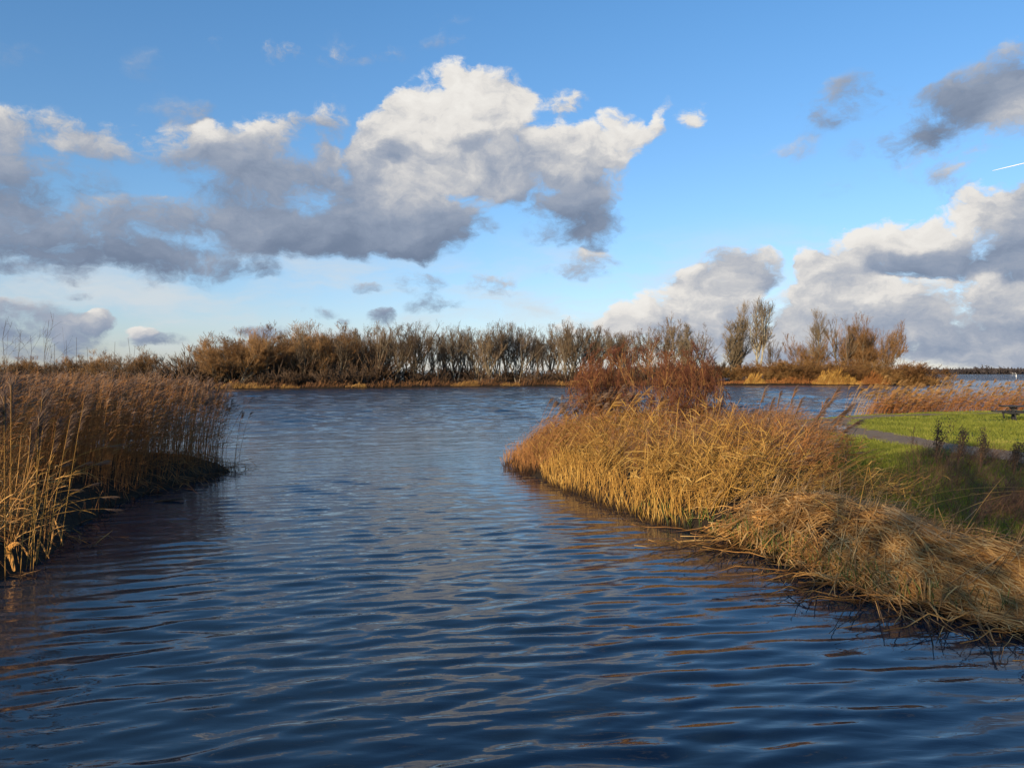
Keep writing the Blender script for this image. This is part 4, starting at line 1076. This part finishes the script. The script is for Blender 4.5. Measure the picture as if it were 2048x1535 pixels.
# brown dead herbs among the golden reeds
B, S = pick(RIGHT, 550, (1.5, 10, 17, 34), lambda x, y, sd: (sd > 1.0) & spit(x, y) & (wob(x, y, 1.6, 61) > .0)); n = len(B)
mb = MB(); a = RNG.normal(.2, .8, n); ln = U(n, .05, .6); d = np.column_stack([np.sin(ln) * np.cos(a), np.sin(ln) * np.sin(a), np.cos(ln)])
Q = arcs(B, d, U(n, .6, 1.3), .1 * RNG.normal(size=(n, 3)), 4); mb.tubes(Q, .006 * np.array([[1, .9, .7, .5]]), 3)
T, RT = branch(Q, np.full((n, 4), .005), 9, .3, 1, 40, .3, .1, 3, .8, .1, .004); mb.tubes(T, RT, 3)
tag(mb.build('dead_herbs', M_WEED), 'dark brown dead herbs standing among the golden reeds', None, None, 'stuff')
# floating bits of straw along both shores
for land, lab, box in ((RIGHT, 'floating bits of straw along the right waterline', (0, 8.5, 7, 28)), (LEFT, 'floating bits of straw along the left waterline', (-11, -7, 11, 26.5))):
    B, S = pick(land, 170, box, lambda x, y, sd: (sd > -.75) & (sd < -.02) & (RNG.random(x.shape) < np.exp(sd * 3.5))); n = len(B); B[:, 2] = .025
    a = U(n, 0, 6.283); d = np.column_stack([np.cos(a), np.sin(a), np.zeros(n)])
    tag(MB().tubes(arcs(B, d, U(n, .08, .45), .12 * RNG.normal(size=(n, 3)) * [1, 1, 0], 3), .006, 3).build('floating_straw', M_LITTER), lab, None, None, 'stuff')
# slumped sheaves of pale reed, each fanning out from its root
for i, (px, py, hd0, L0, lab) in enumerate(((1560, 948, -2.35, .95, 'grey-straw sheaf slumped towards the water left of the reed heap'), (1640, 985, -.75, 1.5, 'straw sheaf lying on the crest of the right reed heap'),
                                       (1790, 1040, -.85, 1.5, 'straw sheaf lying in the middle of the right reed heap'), (1420, 930, .25, 1.3, 'golden sheaf laid over on the sunlit spit'))):
    p = at(px, py, .85); rt = thing('reed_sheaf', lab, 'sheaf', (p[0], p[1], 0), 'slumped reed sheaves')
    n = 110; B = np.column_stack([p[0] + .10 * RNG.normal(size=n), p[1] + .10 * RNG.normal(size=n), np.zeros(n)])
    P = drape(RIGHT, B, RNG.normal(hd0, .22, n), U(n, .6, 1.15) * L0, U(n, .12, .34), U(n, .02, .2), 6, .015)
    P -= np.array([p[0], p[1], 0])
    tag(MB().tubes(P, (.0065 * U(n, .6, 1.4))[:, None] * np.linspace(1, .6, 6)[None], 3).build('stalks', M_PALE if i != 3 else M_STRAW, rt), kind='stuff')

# --- dead brown weeds and grass in the shade behind the heap
B, S = pick(RIGHT, 1750, (3.4, 19, 9, 23), lambda x, y, sd: (sd > 1.5) & (path_d(x, y) > .3) & (pr(x, y) < (.2 + .8 * sstep(-.1, .4, wob(x, y, .8, 41))) * np.maximum(sstep(22, 15, y), .5 * sstep(.50, .56, x / y)))); n = len(B)
mb = MB(); idx = np.repeat(np.arange(n), 2); k = len(idx)
a = RNG.normal(.3, 1.2, k); ln = U(k, .05, .9); d = np.column_stack([np.sin(ln) * np.cos(a), np.sin(ln) * np.sin(a), np.cos(ln)])
Q = arcs(B[idx] - [0, 0, .03], d, U(k, .12, .55) * (1 + .45 * sstep(.48, .56, B[idx, 0] / B[idx, 1])), np.column_stack([.2 * np.cos(a), .2 * np.sin(a), -U(k, 0, .3)]), 3)
mb.tubes(Q, np.array([[.0045, .0035, .002]]), 3)
T, RT = branch(Q, np.full((k, 3), .0032), 3, .4, 1, 40, .4, .05, 2, .8, 0, .0022); mb.tubes(T, RT, 3)
tag(mb.build('dead_weeds', M_WEED), 'dark brown dead weeds between the reed heap and the path', None, None, 'stuff')

def grass(name, label, n, box, ok, h, w):
    B, S = pick(RIGHT, n, box, ok); n = len(B); a = U(n, 0, 6.283); ln = np.abs(RNG.normal(0, .5, n))
    d = np.column_stack([np.sin(ln) * np.cos(a), np.sin(ln) * np.sin(a), np.cos(ln)]); L = U(n, *h); sd = nrm(np.cross(d, RNG.normal(size=(n, 3)))) * (w * U(n, .6, 1.3))[:, None]
    V = np.stack([B - sd, B + sd, B + d * L[:, None] + .1 * L[:, None] * RNG.normal(size=(n, 3))], 1).reshape(-1, 3)
    i = np.arange(n) * 3
    return tag(MB().add(V, np.stack([i, i + 1, i + 2], -1)).build(name, M_GRASS), label, None, None, 'stuff')
off_path = lambda x, y: path_d(x, y) > -.15 + .55 * wob(x, y, 2.2, 51)
grass('lawn', 'short bright green lawn around the bend of the path', 90000, (10, 60, 20, 57), lambda x, y, sd: (sd > .5) & off_path(x, y) & (RNG.random(x.shape) < 30 / y * np.clip(1.0 - 1.2 * wob(x, y, .9, 52), .15, 1)), (.045, .12), .014)
grass('rough_grass', 'longer green grass on the shaded bank before the path', 42000, (4, 20, 9, 27), lambda x, y, sd: (sd > 1.7) & off_path(x, y) & (x > 6 + .25 * (y - 12)) & (wob(x, y, .8, 41) < .45), (.06, .2), .007)

# ------------------------------------------------------------------ single things
# red bush on the spit
root = thing('red_bush', 'large dome-shaped red-brown bush on the spit', 'bush', (5.25, 29.6, .55))
P, R = stems(64, 3.2, .10, 66, .020, 6, .14, .7)
P[..., :2] *= 1.0
B1, R1 = branch(P, R, 8, .22, 1, 38, .42, .10, 4, .75, .14, .009)
B2, R2 = branch(B1, R1, 6, .2, 1, 40, .50, .10, 3, .75, .1, .0072)
B3, R3 = branch(B2, R2, 5, .2, 1, 40, .66, .10, 2, .85, 0, .006)
sc = 4.35 / np.percentile(B3[..., 2], 99); wx = 3.5 / np.percentile(np.abs(B3[..., 0]), 98)
for Q in (P, B1, B2, B3):
    Q[..., 2] *= sc; Q[..., :2] *= wx
    e = np.sqrt((Q[..., 0] / 3.25) ** 2 + (Q[..., 1] / 2.6) ** 2 + (np.maximum(Q[..., 2] - .9, 0) / 3.3) ** 2)
    f = np.where(e > .92, (.92 / np.maximum(e, .1)) ** .65, 1.0)[..., None]
    Q[..., :2] *= f; Q[..., 2:] = .9 + (Q[..., 2:] - .9) * f
    Q[..., 2] = np.maximum(Q[..., 2], -.1)
MB().tubes(P, R, 4).tubes(B1, R1, 3).build('branches', M_REDSTEM, root)
MB().tubes(B2, R2, 3).tubes(B3, R3, 3).build('twigs', M_REDTWIG, root)

# bare saplings above the left reeds: picture x at foot, x and y at tip, side shoots
SAP = [(4, 12, 636, 5), (26, 42, 656, 4), (60, 61, 668, 2), (80, 98, 636, 7), (114, 109, 684, 2), (129, 132, 677, 1), (149, 153, 671, 1), (224, 230, 680, 1), (254, 256, 672, 1), (268, 270, 690, 1), (172, 174, 690, 1), (100, 102, 694, 1)]
for i, (px0, px1, ty, ns) in enumerate(sorted(SAP)):
    dist = 23.5 + 2.5 * U(1)[0]
    b0 = at_y(px0, 770, dist); tp = at_y(px1, ty, dist)
    gz = float(LEFT.z(np.array([b0[0]]), np.array([b0[1]]))[0])
    lab = f'thin bare sapling above the left reeds, {ordinal(i + 1)} from the left'
    rt = thing('sapling', lab, 'sapling', (b0[0], b0[1], gz - .05), 'bare saplings behind the left reeds')
    v = tp - np.array([b0[0], b0[1], gz])
    P = arcs(np.zeros((1, 3)), nrm(v[None]) * .0 + v[None] * [[.7, .7, 1.0]], np.ones(1), v[None] * [[.3, .3, 0]], 8)
    P[:, 1:-1] += .035 * RNG.normal(size=(1, 6, 3))
    R = np.linspace(.014, .004, 8)[None]
    MB().tubes(P, R, 5).build('stem', M_SAPLING, rt, smooth=True)
    if ns:
        B1, R1 = branch(P, R, ns, .45, .9, 32, .34, .12, 4, .6, .08, .004)
        mb = MB().tubes(B1, R1, 3)
        if ns > 1:
            B2, R2 = branch(B1, R1, 2, .3, .9, 30, .45, .1, 3, .7, .05, .004); mb.tubes(B2, R2, 3)
        tag(mb.build('side_shoots', M_SAPLING, rt), kind='stuff')

def single_reed(name, label, group, base, tip, r, nleaf, nplume, mats, sag=.15, leaf=(.2, .45), lw=.016, plume=(.12, .25), pw=.009, top=.5):
    """one reed: stem from base to tip with a bow, leaves and plume as parts"""
    base = np.array(base, float); tip = np.array(tip, float)
    rt = thing(name, label, 'reed', tuple(base), group)
    v = tip - base; K = 7; tt = np.linspace(0, 1, K)[:, None]
    bow = np.array([0, 0, np.linalg.norm(v) * sag]) * (4 * tt * (1 - tt))
    P = (v * tt + bow)[None]
    MB().tubes(P, r * np.linspace(1, .55, K)[None], 5).build('stem', mats[0], rt, smooth=True)
    wind = math.atan2(v[1], v[0])
    for _ in range(nleaf):
        p, tan = along(P, U(1, .3, .9)); hd = nrm(tan + np.array([[math.cos(wind), math.sin(wind), 0]]) * .8 + .5 * RNG.normal(size=(1, 3)))
        Q = arcs(p, hd, U(1, *leaf), np.array([[0, 0, -U(1, .1, .7)[0]]]), 5)
        MB().ribbons(Q, lw * np.array([[.7, 1, .9, .6, .05]]), nrm(np.cross(hd, RNG.normal(size=(1, 3))))).build('leaf', mats[1], rt)
    if nplume:
        k = nplume; tq = U(k); p, tan = along(np.repeat(P, k, 0), 1 - .16 * tq * top * 2)
        la = wind + RNG.normal(0, .55, k)
        hd = nrm(tan * 1.2 + np.column_stack([np.cos(la), np.sin(la), U(k, -.5, .35)]) * U(k, .15, .7)[:, None])
        Q = arcs(p, hd, U(k, *plume) * (1.15 - .6 * tq), np.column_stack([.15 * np.cos(la), .15 * np.sin(la), -U(k, .1, .5)]), 4)
        MB().ribbons(Q, pw * U(k, .5, 1.2)[:, None] * np.array([[.5, 1.1, .9, .1]]), nrm(np.cross(hd, RNG.normal(size=(k, 3))))).build('plume', mats[2], rt)
    return rt

SM, BM = (M_STRAW, M_LEAF, M_PLUME), (M_BROWN, M_BROWNLEAF, M_PLUME)
# plumed reeds reaching over the dark inlet on the left: foot and tip in the picture, depth
for i, (x0, y0, x1, y1, d0, d1) in enumerate(((66, 1005, 172, 925, 13.4, 14.2), (62, 1008, 205, 922, 13.6, 14.6), (80, 1035, 184, 968, 13.2, 13.8), (60, 1006, 150, 978, 13.3, 13.7), (78, 1030, 222, 992, 13.0, 13.6),
                                             (70, 1040, 230, 1018, 12.8, 13.4), (70, 985, 126, 930, 13.8, 14.2), (80, 950, 240, 888, 14.2, 15.2), (96, 990, 206, 925, 14.0, 14.6))):
    a, b_ = at_y(x0, y0, d0), at_y(x1, y1, d1)
    single_reed('plumed_reed', f'pale plumed reed reaching over the dark left inlet, {ordinal(sorted((172, 205, 184, 150, 222, 230, 126, 240, 206)).index(x1) + 1)} tip from the left', 'plumed reeds over the left inlet', a, b_, .0055, 1, 70, SM, .06, plume=(.07, .17), pw=.007)
# tall feathery reeds at the left edge
for i, (x0, x1, y1, d) in enumerate(((10, 8, 792, 11.6), (60, 84, 796, 12.0), (52, 92, 812, 12.2), (66, 78, 836, 11.9), (22, 22, 770, 12.4), (90, 140, 838, 12.6), (72, 112, 850, 12.3), (120, 168, 800, 13.6), (-20, -6, 820, 11.5), (40, 62, 858, 11.8))):
    a = at_y(x0, 1120, d); a[2] = max(float(LEFT.z(np.array([a[0]]), np.array([a[1]]))[0]), .02); b_ = at_y(x1, y1, d + .2)
    single_reed('feathery_reed', f'tall reed with soft feathery plume at the left edge, {ordinal(sorted((8, 84, 92, 78, 22, 140, 112, 168, -6, 62)).index(x1) + 1)} tip from the left', 'feathery reeds at the left edge', a, b_, .006, 4, 260, SM, .03, plume=(.12, .30), pw=.008, top=.75)
# stout bent reed leaves at the water, left
M_ORANGE = plant_mat('orange_leaf', [(0, (.45, .20, .05)), (1, (.60, .32, .09))], rough=.5)
def bent_leaf(name, label, pts, w, mat):
    P = np.array(pts, float); c = P[0].copy(); rt = MB()
    side = nrm(np.cross(P[-1] - P[0], np.array([0.15, 1.0, .1])))
    Q = catmull(P - c, 5); n = len(Q); wv = w * np.sin(np.linspace(.25, math.pi - .1, n)) ** .6
    T = nrm(np.gradient(Q, axis=0)); sd = nrm(np.cross(T, np.array([[.1, -1, .2]])))
    fold = np.array([0, .35, .0]) * wv[:, None] * .5
    V = np.stack([Q - sd * wv[:, None] / 2 + fold, Q, Q + sd * wv[:, None] / 2 + fold], 1).reshape(-1, 3)
    i = np.arange(n - 1) * 3
    rt.add(V, np.concatenate([np.stack([i + k, i + k + 1, i + k + 4, i + k + 3], -1) for k in (0, 1)]))
    o = rt.build(name, mat, smooth=True); o.location = tuple(c)
    return tag(o, label, 'leaf')
bent_leaf('bent_leaf', 'broad orange bent leaf lit at the lower left edge', [at_y(28, 1142, 12), at_y(20, 1112, 12), at_y(14, 1098, 11.95), at_y(26, 1088, 11.9), at_y(40, 1086, 11.85)], .085, M_ORANGE)
for i, (pts, lab) in enumerate((([(96, 1112), (104, 1076), (107, 1040), (108, 1034)], 'upright brown reed blade by the left water edge'), ([(108, 1036), (118, 1064), (126, 1092)], 'thin brown blade bent down beside the upright one'),
                               ([(98, 1116), (86, 1094), (76, 1076)], 'brown broken blade leaning left at the left water edge'), ([(64, 1138), (72, 1108), (76, 1078)], 'pale reed blade standing at the left water edge'),
                               ([(63, 1128), (52, 1104), (40, 1086)], 'brown blade slanting down from the orange leaf'))):
    bent_leaf('dead_reed', lab, [at_y(x, y, 12.3 + .1 * i) for x, y in pts], .028, M_LITTER)
# stick in the water left of the channel and floating stick
def stick(name, label, a, b_, r, mat, S=6):
    a = np.array(a, float); b_ = np.array(b_, float); v = b_ - a; K = 6; tt = np.linspace(0, 1, K)[:, None]
    P = (v * tt + .02 * np.linalg.norm(v) * np.sin(tt * 7) * np.array([[.3, .2, .25]]))[None]
    mb = MB().tubes(P, r * np.array([[.9, 1, .95, 1, .85, .5]]), S)
    o = mb.build(name, mat, smooth=True); o.location = tuple(a)
    return tag(o, label, 'stick')
M_WOOD = bark_mat('wet_wood', (.018, .014, .010), (.06, .045, .03), 9)
p0, p1 = at(309, 1003), at(367, 997, .05)
stick('floating_stick', 'dark stick floating on the water beside the left bank', p0 + [0, 0, .01], p1, .03, M_WOOD)
stick('reed_stalk', 'thin tan stalk standing out of the water at lower left', at(170, 1098) - [0, 0, .05], at_y(225, 1060, at(170, 1098)[1] + .4), .007, M_LITTER)
stick('reed_stalk', 'short tan stub crossing the slanted stalk at lower left', at(204, 1096) - [0, 0, .03], at_y(188, 1088, at(204, 1096)[1] + .2), .006, M_LITTER)
# stout broken stalk on the right bank
q0 = at_y(1449, 1057, 14.2); q1 = at_y(1532, 1008, 15.0)
stick('broken_stalk', 'stout pale broken stalk jutting over the right waterline', q0, q1, .026, M_LITTER, 8)
# long single stalks over the heap: foot, tip, depths
STK = [(1702, 1088, 1736, 933, 12.6, 12.9), (1738, 934, 1752, 1010, 12.9, 13.1), (1586, 1078, 1860, 940, 12.9, 14.5), (1622, 993, 1690, 1040, 12.8, 12.3), (1560, 1040, 1790, 985, 13.2, 15), (1740, 1018, 2050, 975, 12.4, 14.5),
       (1800, 1028, 2045, 982, 12.0, 13.6), (1865, 1052, 2022, 988, 11.7, 13.0), (1876, 1015, 1896, 1070, 11.9, 11.6), (1590, 1090, 1560, 1000, 13.4, 14.4), (1574, 985, 1640, 868, 14.6, 15.6), (1580, 990, 1672, 900, 14.6, 15.4),
       (1562, 985, 1690, 905, 14.9, 15.8), (1600, 1000, 1712, 928, 14.2, 15.0), (1540, 1000, 1600, 880, 15.2, 16.4), (1610, 990, 1770, 900, 14.4, 15.8), (1524, 990, 1620, 850, 15.6, 16.8), (1740, 1014, 1785, 955, 12.6, 13.2),
       (1752, 1016, 1770, 985, 12.5, 12.8), (1760, 1010, 1800, 992, 12.6, 12.9), (1650, 960, 1740, 900, 14, 15), (1812, 1030, 1822, 985, 12.0, 12.2), (1930, 1060, 2010, 950, 11.6, 12.6)]
for i, (x0, y0, x1, y1, d0, d1) in enumerate(STK):
    lab = ('straw stalk broken into a peak above the reed heap, rising side' if i == 0 else 'straw stalk broken into a peak above the reed heap, falling side' if i == 1 else
           f'long straw stalk crossing above the right reed heap, {ordinal(sorted(s[2] + s[3] * 1e-4 for s in STK).index(x1 + y1 * 1e-4) + 1)} tip from the left')
    single_reed('straw_stalk', lab, 'long stalks over the right heap', at_y(x0, y0, d0), at_y(x1, y1, d1), .0075, 0 if i < 2 else 1, 0, (M_STRAW, M_LEAF, M_PLUME), .0 if i < 2 else .03, lw=.02)
# dark plumed reeds bending over the path
for i, (x0, y0, x1, y1, d) in enumerate(((1580, 930, 1668, 792, 18), (1600, 925, 1652, 800, 18.5), (1590, 930, 1690, 820, 17.5), (1560, 920, 1602, 800, 19), (1540, 900, 1560, 786, 20), (1612, 935, 1716, 842, 17), (1570, 930, 1640, 826, 18.2), (1520, 890, 1545, 800, 21),
                                       (1622, 930, 1700, 812, 17.6), (1555, 915, 1590, 778, 19.6), (1604, 930, 1676, 776, 18.4), (1500, 890, 1530, 778, 21.5))):
    single_reed('wind_bent_reed', f'wind-bent dark plumed reed before the path, {ordinal(sorted((1668, 1652, 1690, 1602, 1560, 1716, 1640, 1545, 1700, 1590, 1676, 1530)).index(x1) + 1)} tip from the left', 'plumed reeds before the path', at_y(x0, y0, d), at_y(x1, y1, d + .4), .006, 4, 150, BM, .05, leaf=(.25, .5), lw=.018, plume=(.14, .28), pw=.010, top=1.0)
# upright golden reeds standing in front of the red bush
for i, (x0, y0, x1, y1, d) in enumerate(((1215, 880, 1298, 776, 25), (1222, 885, 1272, 790, 25.2), (1280, 880, 1318, 808, 24.5), (1196, 870, 1236, 790, 26), (1250, 900, 1330, 800, 24.2), (1180, 890, 1226, 806, 26.4))):
    single_reed('golden_reed', f'tall golden leafy reed before the red bush, {ordinal(sorted((1298, 1272, 1318, 1236, 1330, 1226)).index(x1) + 1)} tip from the left', 'golden reeds before the red bush', at_y(x0, y0, d), at_y(x1, y1, d), .008, 9, 60, (M_STRAW, M_LEAF, M_PLUMEGOLD), .04, leaf=(.4, .8), lw=.028, plume=(.12, .25), pw=.016)
# dock plants with dark seed heads on the edge of the lawn
def dock(px, topy, base_y, dist, wpx, label):
    b0 = at_y(px - wpx * .35, base_y, dist); tp = at_y(px, topy, dist)
    gz = float(RIGHT.z(np.array([b0[0]]), np.array([b0[1]]))[0]); H = tp[2] - gz; w = wpx / F_PX * dist
    rt = thing('dock_plant', label, 'plant', (b0[0], b0[1], gz), 'dock plants before the lawn')
    n = 7
    a = U(n, 0, 6.283); base = np.zeros((n, 3)); d = np.column_stack([.30 * w / H + .35 * w / H * np.cos(a), .35 * w / H * np.sin(a), np.ones(n)])
    P = arcs(base, d, H * U(n, .7, 1.0), np.column_stack([np.full(n, .08), np.zeros(n), np.zeros(n)]), 6)
    MB().tubes(P, .008 * np.linspace(1, .4, 6)[None], 4).build('stems', M_WEED, rt)
    k = 420; idx = RNG.integers(0, n, k); p, tan = along(P[idx], U(k, .38, 1.0)); c = p + RNG.normal(0, .05, (k, 3)) * [1, 1, .8]
    o = np.array([[1, 0, 0], [-1, 0, 0], [0, 1, 0], [0, -1, 0], [0, 0, 1], [0, 0, -1]], float)
    s = U(k, .008, .02)[:, None, None]; V = c[:, None, :] + o[None] * s * [1, 1, 1.3]
    F = np.array([[0, 2, 4], [2, 1, 4], [1, 3, 4], [3, 0, 4], [2, 0, 5], [1, 2, 5], [3, 1, 5], [0, 3, 5]])
    tag(MB().add(V, (np.arange(k)[:, None, None] * 6 + F[None]).reshape(-1, 3)).build('seed_head', M_SEED, rt), kind='stuff')
dock(1884, 838, 930, 20.5, 34, 'tallest dark dock plant with dense seed heads before the lawn')
dock(1922, 848, 930, 20.0, 22, 'slim dark dock plant right of the tallest one')
dock(1972, 852, 940, 19.5, 34, 'wind-bent dark dock plant at the right before the lawn')
dock(2034, 884, 950, 18.5, 22, 'dark brown dock plant cut by the right picture edge')

# picnic table on the lawn
M_TABLE = flat_mat('dark_table', (.008, .008, .009), (.022, .020, .019), 14, .55, .01)
tb = at(2029, 838, .66); d = 40.5; tb = np.array([(2046 - CX) / F_PX * d, d]); tz = float(RIGHT.z(tb[:1], tb[1:])[0])
pt = thing('picnic_table', 'dark picnic table with benches on the lawn at the right edge', 'picnic table', (tb[0], tb[1], tz), None, math.radians(-12))
for k in range(4):
    MB().box((0, -.30 + .2 * k, .75), (2.0, .185, .065)).build('table_plank', M_TABLE, pt)
def rot_x(a):
    c, s = math.cos(a), math.sin(a); return np.array([[1, 0, 0], [0, c, -s], [0, s, c]])
def rot_y(a):
    c, s = math.cos(a), math.sin(a); return np.array([[c, 0, s], [0, 1, 0], [-s, 0, c]])
for x in (-.45, .45):
    MB().box((x, 0, .362), (.13, .13, .71)).build('post', M_TABLE, pt)
    for s in (-1, 1):
        MB().box((x + s * .12, 0, .645), (.05, .07, .28), rot_y(s * .8)).build('brace', M_TABLE, pt)
    MB().box((x, 0, .34), (.06, 1.5, .07)).build('cross_beam', M_TABLE, pt)
for y in (-.75, .75):
    bn = MB().box((0, y, .44), (2.35, .30, .065)).build('bench', M_TABLE, pt)
    for x in (-.62, .62):
        for s in (-1, 1):
            MB().box((x + s * .04, y + s * .09, .207), (.05, .05, .43), rot_y(-.16) @ rot_x(s * .12)).build('leg', M_TABLE, bn)
